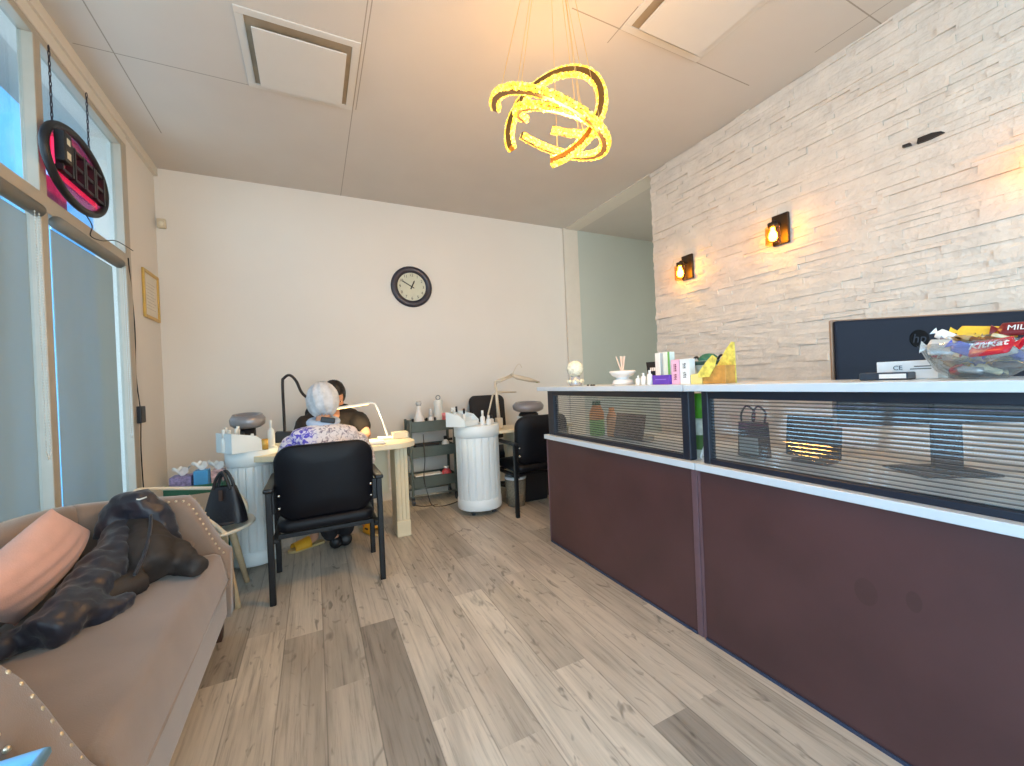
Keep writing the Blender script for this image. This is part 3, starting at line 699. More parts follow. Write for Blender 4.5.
# box, card case, bowl of sweets in front of the monitor
wb = thing('paper_box', 'low white printed carton lying on the counter before the dark monitor', 'box', (1.74, 0.615, CT), 0)
obj('carton', MB().bx(-.035, .035, -.075, .075, 0, .058), mat('white card', (228, 236, 238)), wb, bevel=.002)
text('writing', 'CE', .02, mat('grey ink', (70, 84, 90)), wb, (0, -1, 0), (0, 0, 1), (-.036, .02, .036), .0005)
obj('print', MB().bx(-.0356, -.035, -.06, -.01, .03, .033).bx(-.0356, -.035, -.06, -.02, .038, .041), mat('grey ink', (70, 84, 90)), wb)
cd = thing('card_case', 'small dark grey case with a white label in front of the white carton', 'case', (1.655, 0.645, CT))
obj('body', MB().bx(-.028, .028, -.062, .062, 0, .024), mat('slate plastic', (44, 56, 70), .35), cd, bevel=.004)
obj('label_strip', MB().bx(-.0288, -.028, -.058, .008, .005, .019), m_wht, cd)
BC = V((1.665, .445, CT))
bw = thing('candy_bowl', 'clear glass bowl heaped with wrapped sweets on the right counter top', 'bowl', BC)
bprof = lambda: [(0, .004), (.05, .004), (.082, .026), (.112, .085), (.118, .1), (.1145, .1), (.108, .086), (.078, .029), (.048, .008), (0, .008)]
obj('dish', MB().lathe([(0, 0), (.052, 0), (.085, .024), (.116, .085), (.121, .1), (.117, .101), (.111, .086), (.08, .03), (.05, .006), (0, .006)], (0, 0, 0), 40), glass('bowl glass', (240, 244, 246), .10, .02, .93), bw, True)
cols = [('gold foil', (216, 164, 50)), ('brown wrapper', (104, 66, 40)), ('silver foil', (206, 208, 206)), ('cream wrapper', (222, 208, 172)), ('blue wrapper', (84, 96, 190)), ('red wrapper', (196, 36, 52)), ('tan wrapper', (170, 138, 92)), ('white wrapper', (230, 228, 222)), ('yellow wrapper', (236, 190, 60))]
def candy(loc, L_, r, rot, m, label, txt=None, mt=None, flat=.55, name='wrapped_candy'):
    t = thing(name, label, 'candy', loc, 0, 'sweets in the glass bowl'); t.rotation_euler = rot
    def f(u, v):
        a = 2 * PI * u; x = (v - .5) * L_ * 1.35
        k = 1 if abs(x) < L_ * .42 else max(.22, 1 - (abs(x) - L_ * .42) / (L_ * .1)) if abs(x) < L_ * .52 else .22 + (abs(x) - L_ * .52) / (L_ * .16) * .6
        fl = flat if abs(x) < L_ * .48 else .25
        return V((x, r * k * math.cos(a), r * k * fl * math.sin(a) * (1 + .12 * math.sin(9 * u * 6.28 + x * 90))))
    obj('wrapper', MB().grid(f, 14, 17, True), m, t, True)
    if txt:
        text('lettering', txt, r * 1.05, mt, t, (1, 0, 0), (0, 1, 0), (0, 0, r * flat + .0015), .001)
    return t
rng = random.Random(21)
where = ['near the left rim', 'near the front rim', 'in the middle', 'toward the wall side', 'near the right rim']
placed = []
for k in range(30):
    layer = k // 10; a = 2 * PI * (k % 10) / 10 + layer * .5; rad = (.056, .064, .045)[layer] * rng.uniform(.75, 1.05)
    loc = BC + V((rad * math.cos(a), rad * math.sin(a) * 1.05, (.030, .066, .104)[layer] + rng.uniform(-.006, .008)))
    cn, cv = cols[rng.randrange(len(cols))]
    side = 'left' if math.sin(a) > .5 else 'right' if math.sin(a) < -.5 else 'middle'; dep = 'front' if math.cos(a) < 0 else 'back'
    candy(loc, .05, .017, (rng.uniform(-.5, .5), rng.uniform(-.5, .5), rng.uniform(0, 3)), mat(cn, cv, .25, .35 if 'foil' in cn else 0, var=.12, scale=60), '%s sweet in the %s layer of the glass bowl, %s %s' % (cn.replace('wrapper', 'wrapped').replace('foil', 'foil wrapped'), ('bottom', 'middle', 'top')[layer], side, dep))
m_red = mat('red wrapper', (196, 36, 52), .25, var=.12, scale=60)
candy(BC + V((-.085, -.045, .082)), .085, .028, (PI / 2 - .75, -.1, -PI / 2 - .25), m_red, 'large red chocolate wafer bar with white lettering on top of the bowl', 'KitKat', m_wht, .32, 'chocolate_bar')
candy(BC + V((.01, -.075, .128)), .08, .02, (PI / 2 - .45, .05, -PI / 2), mat('dark red wrapper', (120, 26, 30), .3), 'dark red bar lettered in white at the back of the bowl heap', 'MILK', m_wht, .32, 'chocolate_bar')
candy(BC + V((.02, .0, .128)), .09, .02, (PI / 2 - .5, .15, -PI / 2 + .15), mat('yellow wrapper', (236, 190, 60), .3), 'yellow and orange wrapped bar on top of the bowl heap', None, None, .35, 'chocolate_bar')
candy(BC + V((.0, .06, .122)), .055, .015, (PI / 2 - .4, .6, -PI / 2), m_wht, 'white twisted sweet standing up at the left of the bowl heap', None, None, .5)
candy(BC + V((-.065, .045, .09)), .075, .026, (PI / 2 - .5, .1, -PI / 2 + .2), mat('silver foil', (206, 208, 206), .25, .35), 'silver and grey foil pack leaning on the front of the bowl heap', None, None, .3)
candy(BC + V((-.08, .0, .08)), .06, .017, (PI / 2 - .5, .5, -PI / 2), mat('blue wrapper', (84, 96, 190), .25), 'blue striped sweet at the front rim of the bowl', None, None, .4)

# all-in-one monitor seen from behind
mn = thing('desktop_monitor', 'large dark monitor seen from behind with a round logo', 'monitor', (1.862, .872, .752), math.atan2(-.53, .84))
m_mon = mat('navy monitor back', (20, 26, 40), .55, var=.06, spec=.2)
MW, MZ0, MZ1 = .74, .19, .612
obj('back_shell', MB().bx(0, MW, .012, .03, MZ0, MZ1), m_mon, mn, bevel=.008)
obj('bezel', MB().bx(-.006, MW + .006, .03, .044, MZ0 - .006, MZ1 + .006), mat('tan metal rim', (150, 122, 100), .35, .3), mn, bevel=.005)
obj('screen', MB().bx(.01, MW - .01, .044, .0455, MZ0 + .02, MZ1 - .01), mat('screen off', (10, 11, 14), .15, var=0), mn)
st = obj('stand', MB().bx(MW / 2 - .05, MW / 2 + .05, -.012, .012, .008, .36), m_mon, mn, bevel=.005)
obj('stand_foot', MB().bx(MW / 2 - .13, MW / 2 + .13, -.07, .14, 0, .01), m_mon, mn, bevel=.004)
lg = obj('logo_disc', MB().lathe([(0, 0), (.035, 0), (.034, .002), (0, .002)], (.30, .012, .525), 36, (0, -1, 0)), mat('logo black', (8, 8, 10), .6, var=0, spec=.1), mn)
text('logo_letters', 'hp', .05, mat('logo grey', (40, 46, 58), .5, spec=.2), lg, (1, 0, .0), (.2, 0, 1), (.30, .0095, .525), .0006)

# desk things behind the reeded glass (worksurface z .752)
WS = .7525
bt = thing('drink_bottle', 'green and orange drink bottle behind the left reeded glass', 'bottle', (1.88, 2.44, WS))
obj('lower_body', MB().lathe([(0, 0), (.05, 0), (.055, .01), (.055, .12), (0, .12)], (0, 0, 0), 24), mat('lime plastic', (86, 170, 40), .4), bt, True)
obj('upper_body', MB().lathe([(0, .12), (.055, .12), (.054, .17), (.034, .215), (.03, .225), (0, .225)], (0, 0, 0), 24), mat('orange plastic', (222, 140, 60), .4), bt, True)
obj('cap', MB().lathe([(0, .225), (.032, .225), (.03, .255), (0, .255)], (0, 0, 0), 20), mat('dark green cap', (40, 90, 50), .4), bt)
ob = thing('juice_bottle', 'pale orange bottle just right of the green drink bottle behind glass', 'bottle', (1.93, 2.33, WS))
obj('body', MB().lathe([(0, 0), (.036, 0), (.038, .01), (.038, .14), (.02, .18), (0, .18)], (0, 0, 0), 20), mat('peach plastic', (228, 160, 110), .4), ob, True)
obj('cap', MB().lathe([(0, .18), (.021, .18), (.02, .21), (0, .21)], (0, 0, 0), 16), mat('orange plastic', (222, 140, 60)), ob)
tb = thing('tablet', 'brown tablet screen on a stand behind the left reeded glass', 'tablet', (1.92, 2.14, WS), 0)
rt = Matrix.Rotation(.22, 3, 'Y')
obj('screen', MB().box((0, 0, .09), (.012, .28, .17), rt), mat('brown screen', (88, 62, 50), .35), tb, bevel=.006)
obj('stand', MB().box((.03, 0, .02), (.09, .30, .03)), mat('pale base', (196, 182, 160)), tb, bevel=.004)
bg_ = thing('tote_bag', 'dark bag with wire loops and a pale label behind the right glass', 'bag', (1.98, 1.31, WS))
obj('body', MB().grid(lambda u, v: V((.05 * math.cos(2 * PI * u) * (1 - .25 * v), .082 * math.sin(2 * PI * u) * (1 - .1 * v) , .17 * v)), 24, 8, True).bx(-.03, .03, -.06, .06, .165, .17), mat('charcoal cloth', (38, 42, 52), .8), bg_, True)
obj('label_panel', MB().bx(-.054, -.05, -.055, .04, .02, .10), mat('pale label', (166, 176, 178), .6), bg_)
for a, bb in ((-.055, .0), (.0, .06)): obj('loop', MB().tube(cat([(0, a, .16), (0, a - .01, .22), (0, (a + bb) / 2, .25), (0, bb, .21), (0, bb, .16)]), .005, 6), m_blk, bg_, True)
pm = thing('card_terminal', 'square dark screen standing behind the right reeded glass', 'screen', (2.03, 1.065, WS))
obj('screen', MB().box((0, 0, .115), (.02, .225, .19), Matrix.Rotation(.12, 3, 'Y')), m_mon, pm, bevel=.008)
obj('foot', MB().bx(-.05, .06, -.07, .07, 0, .015).bx(.005, .02, -.03, .03, .01, .1), m_mon, pm, bevel=.003)
gb = thing('green_bottle', 'tall lime topped bottle in the gap between the two counter units', 'bottle', (1.68, 1.385, WS))
obj('body', MB().lathe([(0, 0), (.026, 0), (.028, .01), (.028, .19), (.02, .21), (0, .21)], (0, 0, 0), 18), mat('white label plastic', (206, 210, 196), .4, var=.3, scale=20), gb, True)
obj('leaf_label', MB().lathe([(.0285, .06), (.0295, .06), (.0295, .13), (.0285, .13)], (0, 0, 0), 18), mat('leaf green', (70, 110, 40), .5, var=.2), gb)
obj('pump_cap', MB().lathe([(0, .21), (.022, .21), (.022, .33), (0, .33)], (0, 0, 0), 18), mat('lime plastic', (150, 190, 30)), gb, True)
tag(obj('charging_cord', MB().tube(cat([(1.60, 1.30, .80), (1.585, 1.28, .86), (1.60, 1.295, .84), (1.59, 1.305, .80), (1.585, 1.295, .7875), (1.575, 1.275, .7875), (1.59, 1.285, .82)], 8), .004, 8), m_wht, None, True), 'white cord looped on the ledge in the gap between counter units', 'cord')

# ------------------------------------------------------------------ sofa: small wrap-around settee along the left wall
m_sofa = mat('brown velvet', (136, 116, 102), 0.8, var=0.10, scale=6, bump=0.12, bscale=300, sheen=0.5)
sofa = thing('sofa', 'brown velvet sofa with studded curved arms along the left windows', 'sofa', (0, 0, 0))
SX0, SX1, SY0, SY1 = -1.09, -0.40, 0.95, 2.45      # outer back, seat front, near and far outer sides
def roundpath(pts, n=10): return cat(pts, n)
# centre line of the wrapped back and arms (x, y), run from near arm front to far arm front
cl = [(-0.395, 1.06), (-0.55, 1.06), (-0.72, 1.06), (-0.88, 1.075), (-0.985, 1.13), (-1.03, 1.25), (-1.03, 1.70), (-1.03, 2.10), (-0.99, 2.27), (-0.88, 2.36), (-0.72, 2.385), (-0.55, 2.385), (-0.395, 2.385)]
CL = cat([(x, y, 0) for x, y in cl], 6)
def topz(x):
    # arm outline: level, then an S-curve down to the front
    t = min(1, max(0, (x + 0.565) / 0.175)); s = t * t * (3 - 2 * t)
    back = 0.745 - 0.03 * min(1, max(0, (x + 0.95) / 0.35))
    return back + (0.43 - back) * s
def wrap(i0, i1):
    mb = MB(); rows = []
    T = 0.062; n = len(CL)
    for i in range(i0, i1 + 1):
        p = CL[i]; a = CL[max(0, i - 1)]; b_ = CL[min(n - 1, i + 1)]; t = (b_ - a).normalized(); nn = V((-t.y, t.x, 0))
        z = topz(p.x); prof = [(-T, 0.13), (-T, 0.30), (-T - .004, z - 0.05), (-T * .96, z - 0.022), (-T * .72, z - 0.005), (0, z), (T * .72, z - 0.005), (T * .96, z - 0.022), (T + .004, z - 0.05), (T, 0.30), (T, 0.13)]
        rows.append([mb.bm.verts.new(p + nn * d + V((0, 0, h))) for d, h in prof])
    k = len(rows[0])
    for A_, B_ in zip(rows, rows[1:]):
        for j in range(k): mb.bm.faces.new((A_[j], A_[(j + 1) % k], B_[(j + 1) % k], B_[j]))
    mb.bm.faces.new(rows[0]); mb.bm.faces.new(list(reversed(rows[-1])))
    return mb
N_ = len(CL) - 1; a1_ = 6 * 3 + 2; a2_ = N_ - a1_
obj('armrest', wrap(0, a1_), m_sofa, sofa, True); obj('backrest', wrap(a1_, a2_), m_sofa, sofa, True); obj('armrest', wrap(a2_, N_), m_sofa, sofa, True)
obj('seat_base', MB().bx(-1.0, SX1 - .008, 1.06, 2.34, 0.13, 0.305), m_sofa, sofa, bevel=.02)
def seat(u, v):
    x = -0.985 + u * (SX1 + 0.985); y = 1.115 + v * (2.33 - 1.115)
    e = min(1, min(u * .585, (1 - u) * .585) / .04, min(v, 1 - v) * 1.26 / .04); h = .15 * math.sqrt(max(0, 1 - (1 - e) ** 2))
    return V((x + (.006 if u > .97 else 0), y, .300 + h + .012 * math.sin(PI * u) * math.sin(PI * v) + .003 * math.sin(9 * y + 4 * x)))
obj('seat_cushion', MB().grid(seat, 30, 60).bx(-.985, SX1, 1.115, 2.33, .297, .3005), m_sofa, sofa, True)
obj('piping', MB().tube([(SX1 + .002, 1.07, .303), (SX1 + .002, 2.33, .303)], .006, 8), m_sofa, sofa, True)
m_leg = mat('dark walnut leg', (62, 38, 26), .4, var=.15)
for lx, ly in ((-.46, 1.05), (-.46, 2.39), (-1.03, 1.15), (-1.03, 2.25)):
    obj('leg', MB().prism([(-.028, .14), (.028, .14), (.018, 0), (-.018, 0)], 1, -.024, .024), m_leg, sofa, bevel=.004).location = (lx, ly, 0)
m_nail = mat('brass nailhead', (226, 208, 180), .3, .8)
nail = None
def put(loc):
    global nail
    if nail is None:
        nail = obj('nailhead', MB().sph((0, 0, 0), .0058, 10, 6), m_nail, sofa, True); o = nail
    else:
        o = nail.copy(); COL.objects.link(o); o.parent = sofa
    o.location = loc
def armline(ys, x0, x1, step):
    for yy in ys:
        x = x1; pts = []
        last = None
        q = [(x0 + (x1 - x0) * i / 200) for i in range(201)]; acc = 0
        for i, xx in enumerate(q):
            p = V((xx, yy, topz(xx) - .012))
            if last is not None: acc += (p - last).length
            if last is None or acc >= step: put(p); acc = 0
            last = p
for yy in (1.004, 1.10): armline((yy,), -.80, -.397, .03)
for yy in (2.335, 2.437): armline((yy,), -.66, -.397, .026)
for zz in (.40, .36, .32, .28, .24, .20): put((-.392, 1.005, zz)); put((-.392, 1.112, zz))
for bx_, by_, bz_, n_ in ((-.60, 2.318, .60, 1), (-.535, 2.318, .50, 1), (-.74, 2.315, .60, 1), (-.67, 2.315, .50, 1)):
    obj('button', MB().sph((bx_, by_ + .004, bz_), (.017, .009, .017), 14, 8), m_sofa, sofa, True)
for by_ in (1.35, 1.65, 1.95): obj('button', MB().sph((-.966, by_, .60), (.009, .017, .017), 14, 8), m_sofa, sofa, True)

# salmon cushion
def pillow(T, Rr, B, L_, th, pinch=.10):
    T, Rr, B, L_ = V(T), V(Rr), V(B), V(L_); nn = (Rr - L_).cross(T - B).normalized()
    if nn.x < 0: nn = -nn
    mb = MB()
    for s_ in (1, -1):
        def f(u, v):
            a, b_ = 2 * u - 1, 2 * v - 1
            uu = .5 + .5 * a * (1 - pinch * (1 - b_ * b_) * .5 ); vv = .5 + .5 * b_ * (1 - pinch * (1 - a * a) * .5)
            p = (T * (1 - uu) + Rr * uu) * (1 - vv) + (L_ * (1 - uu) + B * uu) * vv
            h = th * ((1 - a * a) * (1 - b_ * b_)) ** .5
            wr = .004 * math.sin(14 * a + 5 * b_) * (1 - a * a) * (1 - b_ * b_)
            return p + nn * s_ * (h + wr)
        mb.grid(f, 28, 28)
    bmesh.ops.remove_doubles(mb.bm, verts=mb.bm.verts, dist=.001)
    return mb
m_sal = mat('salmon fabric', (222, 172, 156), .75, var=.05, scale=20, bump=.15, bscale=250, sheen=.3)
cu = thing('cushion', 'salmon pink cushion leaning on the sofa back beside the black jacket', 'cushion')
obj('cover', pillow((-.83, 1.97, .812), (-.865, 2.32, .635), (-.88, 1.86, .478), (-.845, 1.51, .655), .075), m_sal, cu, True)
_a, _b = V((-.865, 2.32, .635)), V((-.88, 1.86, .478))
obj('seam', MB().tube([_a.lerp(_b, i / 12) + V((0, 0, 0)) for i in range(13)], .004, 6), m_sal, cu, True)

# puffer jacket thrown over the cushion corner
def puff(pts, rad, seed, ripple=.10, freq=34, flat=1.0):
    P = cat(pts, 9); n = len(P); rr = []
    for i in range(n):
        t = i / (n - 1) * (len(rad) - 1); k = min(int(t), len(rad) - 2); r = rad[k] + (rad[k + 1] - rad[k]) * (t - k)
        rr.append(r * (1 - ripple * abs(math.sin(i * 1.05 + seed)) ** 6))
    return MB().tube(P, rr, 16, flat=flat).me('p')
def folds(me, amp, sc, seed):
    from mathutils import noise
    for v in me.vertices:
        q = v.co * sc + V((seed, seed * .7, 0)); d = noise.noise(q) * amp + noise.noise(q * 2.6) * amp * .45
        v.co += v.normal * d
    return me
jk = thing('puffer_jacket', 'black puffer jacket heaped on the sofa over the salmon cushion', 'jacket')
m_jn = mat('navy black nylon', (30, 33, 46), .42, var=.2, scale=14, bump=.25, bscale=30, sheen=.2)
m_jb = mat('black brown cloth', (50, 44, 41), .7, var=.12, scale=10, bump=.2, bscale=40)
hood = join([puff([(-.78, 2.25, .60), (-.75, 2.25, .70), (-.70, 2.24, .745), (-.65, 2.245, .70), (-.615, 2.24, .61), (-.585, 2.23, .52)], [.055, .06, .055, .06, .06, .045], 1)], .011, 4)
link('hood', folds(hood, .012, 22, 3), m_jn, jk)
slv = join([puff([(-.74, 2.24, .64), (-.72, 2.14, .585), (-.72, 1.98, .545), (-.72, 1.83, .52), (-.72, 1.73, .515), (-.745, 1.66, .505)], [.055, .075, .078, .072, .066, .05], 2), puff([(-.70, 1.78, .49), (-.64, 1.80, .487), (-.60, 1.86, .485)], [.045, .042, .03], 5), puff([(-.84, 1.62, .49), (-.80, 1.70, .49), (-.74, 1.78, .49)], [.034, .04, .04], 7)], .011, 4)
link('sleeve', folds(slv, .014, 20, 9), m_jn, jk)
body = join([puff([(-.69, 2.27, .665), (-.66, 2.20, .60), (-.62, 2.10, .55), (-.58, 2.02, .515)], [.05, .082, .092, .06], 3, .02), puff([(-.66, 2.16, .56), (-.57, 2.16, .52), (-.50, 2.09, .50), (-.435, 2.02, .488)], [.08, .07, .052, .034], 4, .05), puff([(-.60, 1.98, .50), (-.68, 1.90, .50), (-.70, 1.84, .50)], [.05, .052, .05], 4, .05)], .011, 5)
link('body', folds(body, .012, 13, 5), m_jb, jk)
obj('zip_edge', MB().tube(cat([(-.628, 2.185, .69), (-.61, 2.10, .645), (-.60, 2.00, .588), (-.605, 1.92, .545)]), .006, 6), m_jn, jk, True)
obj('logo_mark', MB().tube(cat([(-.672, 2.185, .765), (-.662, 2.187, .762), (-.64, 2.188, .768)]), .003, 6), m_wht, jk, True)
# pale blue storage bin beside the near sofa arm
bb_ = thing('storage_bin', 'pale blue bin on the floor beside the near sofa arm', 'bin', (-.62, .82, 0))
m_bin = mat('pale blue plastic', (120, 176, 222), .4, var=.04)
H_ = .60
obj('body', MB().bx(-.17, .17, -.10, .10, 0, .02).prism([(-.17, 0), (.17, 0), (.20, H_), (-.20, H_)], 1, -.12, -.11).prism([(-.17, 0), (.17, 0), (.20, H_), (-.20, H_)], 1, .11, .12).prism([(-.11, 0), (.11, 0), (.12, H_), (-.12, H_)], 0, -.20, -.19).prism([(-.11, 0), (.11, 0), (.12, H_), (-.12, H_)], 0, .19, .20), m_bin, bb_)
obj('rim', MB().tube([(-.20, -.12, H_ + .004), (.20, -.12, H_ + .004), (.20, .12, H_ + .004), (-.20, .12, H_ + .004)], .012, 8, True), m_bin, bb_, True)
obj('lid', MB().bx(-.195, .195, -.115, .115, H_ - .004, H_ + .004), m_bin, bb_)

# ------------------------------------------------------------------ white tub chair with the handbag, green trolley behind it
tc_ = thing('tub_chair', 'white moulded armchair with pale wooden legs behind the sofa arm', 'chair', (-.62, 2.86, 0))
m_shell = mat('white moulded shell', (226, 220, 204), .4, var=.03)
def shell(u, v):
    a = 2 * PI * u; r = .05 + .19 * v + (.02 if v > .85 else 0); return V((r * 1.05 * math.cos(a), r * math.sin(a), .40 + .035 * max(0, v - .6) / .4))
mb = MB().grid(shell, 36, 8, True); mb.lathe([(0, .40), (.052, .40), (.052, .392), (0, .392)], (0, 0, 0), 36)
o = obj('seat', mb, m_shell, tc_, True); sf = o.modifiers.new('thick', 'SOLIDIFY'); sf.thickness = .014
obj('arm_frame', MB().tube(cat([(.16, -.19, .425), (.10, -.24, .52), (.0, -.255, .60), (-.14, -.235, .625), (-.24, -.13, .66), (-.26, 0, .68), (-.24, .13, .66), (-.14, .235, .625), (.0, .255, .60), (.12, .24, .58), (.21, .15, .50), (.22, .08, .44)]), .011, 10), m_shell, tc_, True)
m_beech = mat('beech leg', (206, 184, 148), .5, var=.1, scale=30)
for sx, sy in ((1, 1), (1, -1), (-1, 1), (-1, -1)):
    obj('leg', MB().cyl((sx * .13, sy * .11, .40), (sx * .20, sy * .17, 0), .021, .014, 14), m_beech, tc_, True)
hb = thing('handbag', 'black handbag with two handles sitting on the white tub chair', 'handbag', (-.49, 2.87, .43), -.35)
m_lea = mat('black leather', (22, 23, 32), .45, var=.15, bump=.2, bscale=80)
def bagf(u, v):
    a = 2 * PI * u; k = 1 - .45 * v ** 1.5 ; e = .6
    cx_, sx_ = math.cos(a), math.sin(a)
    return V((.112 * k * math.copysign(abs(cx_) ** e, cx_), .058 * (1 - .6 * v) * math.copysign(abs(sx_) ** e, sx_), .015 + .20 * v - .012 * (1 - v) * abs(cx_)))
mb = MB().grid(bagf, 40, 12, True); mb.lathe([(0, .0), (.05, .0), (.09, .008), (.1, .02), (0, .02)], (0, 0, 0), 30)
obj('body', mb, m_lea, hb, True)
for s_ in (-1, 1): obj('handle', MB().tube(cat([(-.045, s_ * .02, .20), (-.035, s_ * .022, .25), (0, s_ * .018, .30), (.03, s_ * .022, .25), (.042, s_ * .02, .20)]), .009, 8), m_lea, hb, True)
obj('strap', MB().box((0.0, -.038, .17), (.02, .004, .06)).lathe([(0, 0), (.008, 0), (.008, .003), (0, .003)], (0, -.041, .15), 12, (0, -1, 0)), mat('brown strap', (70, 52, 46), .5), hb)

tr = thing('supply_trolley', 'green wire trolley full of supplies behind the white tub chair', 'trolley', (-.70, 3.29, 0))
m_grn = mat('green metal', (50, 104, 82), .4, .2, var=.08)
for x_ in (-.14, .14):
    for y_ in (-.10, .10): obj('post', MB().cyl((x_, y_, .03), (x_, y_, .63), .008), m_grn, tr)
for z_ in (.10, .33, .56):
    mb = MB().bx(-.15, .15, -.11, .11, z_, z_ + .006)
    mb.bx(-.15, .15, -.112, -.106, z_, z_ + .055).bx(-.15, .15, .106, .112, z_, z_ + .055).bx(-.152, -.146, -.11, .11, z_, z_ + .055).bx(.146, .152, -.11, .11, z_, z_ + .055)
    obj('tray', mb, m_grn, tr)
for x_ in (-.14, .14):
    for y_ in (-.10, .10): obj('caster', MB().cyl((x_ - .008, y_, .016), (x_ + .008, y_, .016), .016, seg=14), m_blk, tr)
def tissue(name, loc, d, m, label, tuft=True):
    t = thing(name, label, 'tissue box', loc)
    obj('carton', MB().bx(-d[0] / 2, d[0] / 2, -d[1] / 2, d[1] / 2, 0, d[2]), m, t, bevel=.002)
    if tuft:
        from mathutils import noise
        def f(u, v):
            a = 2 * PI * u; r = .012 + .03 * v * (1 + .4 * math.sin(3 * a + 5 * v)); return V((r * math.cos(a), r * .7 * math.sin(a), d[2] + .045 * v + .014 * math.sin(4 * a) * v))
        o = obj('tissue', MB().grid(f, 26, 6, True), mat('tissue paper', (240, 238, 234), .8), t, True)
TZ = .5665
tissue('tissue_box', (-.775, 3.27, TZ), (.11, .11, .105), mat('purple dotted card', (140, 128, 168), .6, var=.45, scale=60), 'purple dotted tissue box on the left of the green trolley')
tissue('tissue_box', (-.665, 3.23, TZ), (.075, .075, .135), mat('bright blue card', (70, 150, 205), .5, var=.1), 'bright blue tissue box in the middle of the green trolley')
tissue('tissue_box', (-.59, 3.30, TZ), (.065, .10, .115), mat('floral card', (206, 170, 172), .6, var=.5, scale=50), 'floral pink and white tissue box on the right of the green trolley')
for k, (x_, y_, h_, c_, lb) in enumerate(((-.77, 3.23, .12, (40, 120, 100), 'dark green bottle on the left of the trolley middle tray'), (-.70, 3.24, .14, (28, 40, 58), 'dark navy bottle on the trolley middle tray'), (-.64, 3.25, .13, (70, 140, 90), 'light green bottle on the right of the trolley middle tray'))):
    bottle('supply_bottle', lb, (x_, y_, .3365), .026, h_, mat('supply %d' % k, c_, .35), m_wht)

# ------------------------------------------------------------------ nail desks
m_desk = mat('white lacquer', (228, 236, 238), .35, var=.01)
m_cream = mat('lamplit white lacquer', (226, 212, 180), .35, var=.03)  # lamp's yellow on the white desk tops is put into this colour
def drum(t, c, r, z0, z1, casters=True):
    c = V((c[0], c[1], 0)); n = 18; mb = MB()
    # fluted shaft: flat staves with narrow grooves
    prof = []
    for k in range(n):
        a = 2 * PI * k / n; da = 2 * PI / n
        for f, rr in ((.0, r - .009), (.05, r - .009), (.06, r), (.3, r + .003), (.75, r + .003), (.99, r)): prof.append((a + f * da, rr))
    P = [V((c.x + rr * math.cos(a), c.y + rr * math.sin(a), 0)) for a, rr in prof]
    vs = [(p.x, p.y, z0 + .09) for p in P] + [(p.x, p.y, z1 - .10) for p in P]; m_ = len(P)
    mb.raw(vs, [(i, (i + 1) % m_, m_ + (i + 1) % m_, m_ + i) for i in range(m_)])
    d = obj('drum', mb, m_desk, t)
    obj('plinth', MB().lathe([(0, z0), (r + .004, z0), (r + .008, z0 + .01), (r + .008, z0 + .088), (r, z0 + .095), (0, z0 + .095)], (c.x, c.y, 0), 56), m_desk, d, True)
    obj('top_band', MB().lathe([(0, z1 - .105), (r + .004, z1 - .105), (r + .014, z1 - .098), (r + .014, z1 - .004), (r + .010, z1), (0, z1)], (c.x, c.y, 0), 56), m_desk, d, True)
    if casters:
        for a in (.6, 2.2, 3.9, 5.4):
            p = c + V((.14 * math.cos(a), .14 * math.sin(a), 0)); obj('caster', MB().cyl(p + V((-.011, 0, .024)), p + V((.011, 0, .024)), .024, seg=18).bx(p.x - .014, p.x + .014, p.y - .012, p.y + .012, .026, z0 + .002), mat('grey caster', (70, 72, 78), .4, .3), d)
def pillar(t, x, y, z1, m):
    p = obj('leg', MB().bx(x - .05, x + .05, y - .09, y + .13, 0, z1), m, t, bevel=.006)
    for k in (-.03, 0, .03): obj('flute', MB().bx(x + k - .010, x + k + .010, y - .0965, y - .089, .13, z1 - .02), m, p, bevel=.004)
    obj('foot', MB().bx(x - .054, x + .054, y - .096, y + .134, 0, .12), m, p, bevel=.004)
def organiser(loc, rz, label):
    t = thing('organiser', label, 'organiser', loc, rz)
    prof = [(-.10, 0), (.10, 0), (.10, .05), (.045, .10), (-.10, .13)]
    obj('shell', MB().bx(-.105, -.099, -.11, .11, 0, .13).prism(prof, 1, -.11, -.104).prism(prof, 1, .104, .11).bx(-.10, .10, -.104, .104, 0, .006).bx(.095, .10, -.104, .104, 0, .05), m_desk, t)
    obj('divider', MB().bx(-.04, -.036, -.104, .104, .006, .10), m_desk, t); obj('divider', MB().bx(.03, .034, -.104, .104, .006, .08), m_desk, t)
    return t
d1 = thing('nail_desk', 'white nail desk with a fluted drum where the two people sit', 'nail desk', (0, 0, 0))
drum(d1, (-.405, 3.36), .145, .02, .79, False)
obj('tabletop', MB().prism(cat([(-.40, 3.12, 0), (.45, 3.10, 0), (.60, 3.11, 0), (.69, 3.20, 0), (.70, 3.30, 0), (.69, 3.42, 0), (.60, 3.53, 0), (.45, 3.56, 0), (-.40, 3.56, 0)], 5) and [(p.x, p.y) for p in cat([(-.40, 3.22, 0), (-.2, 3.12, 0), (.45, 3.10, 0), (.60, 3.11, 0), (.69, 3.20, 0), (.70, 3.30, 0), (.69, 3.42, 0), (.60, 3.53, 0), (.45, 3.56, 0), (-.40, 3.56, 0)], 5)], 2, .715, .755), m_cream, d1, bevel=.005)
obj('modesty_panel', MB().bx(-.15, .53, 3.50, 3.52, .30, .715), m_cream, d1)
pillar(d1, .597, 3.36, .715, m_cream)
organiser((-.455, 3.29, .791), 0.55, 'white stepped organiser on the left nail desk drum')
bcol = [('white', m_wht), ('gold', m_gold), ('black', m_blk), ('peach', mat('peach plastic', (228, 160, 110))), ('clear', mat('clear polish', (214, 206, 196), .2))]
rng = random.Random(3)
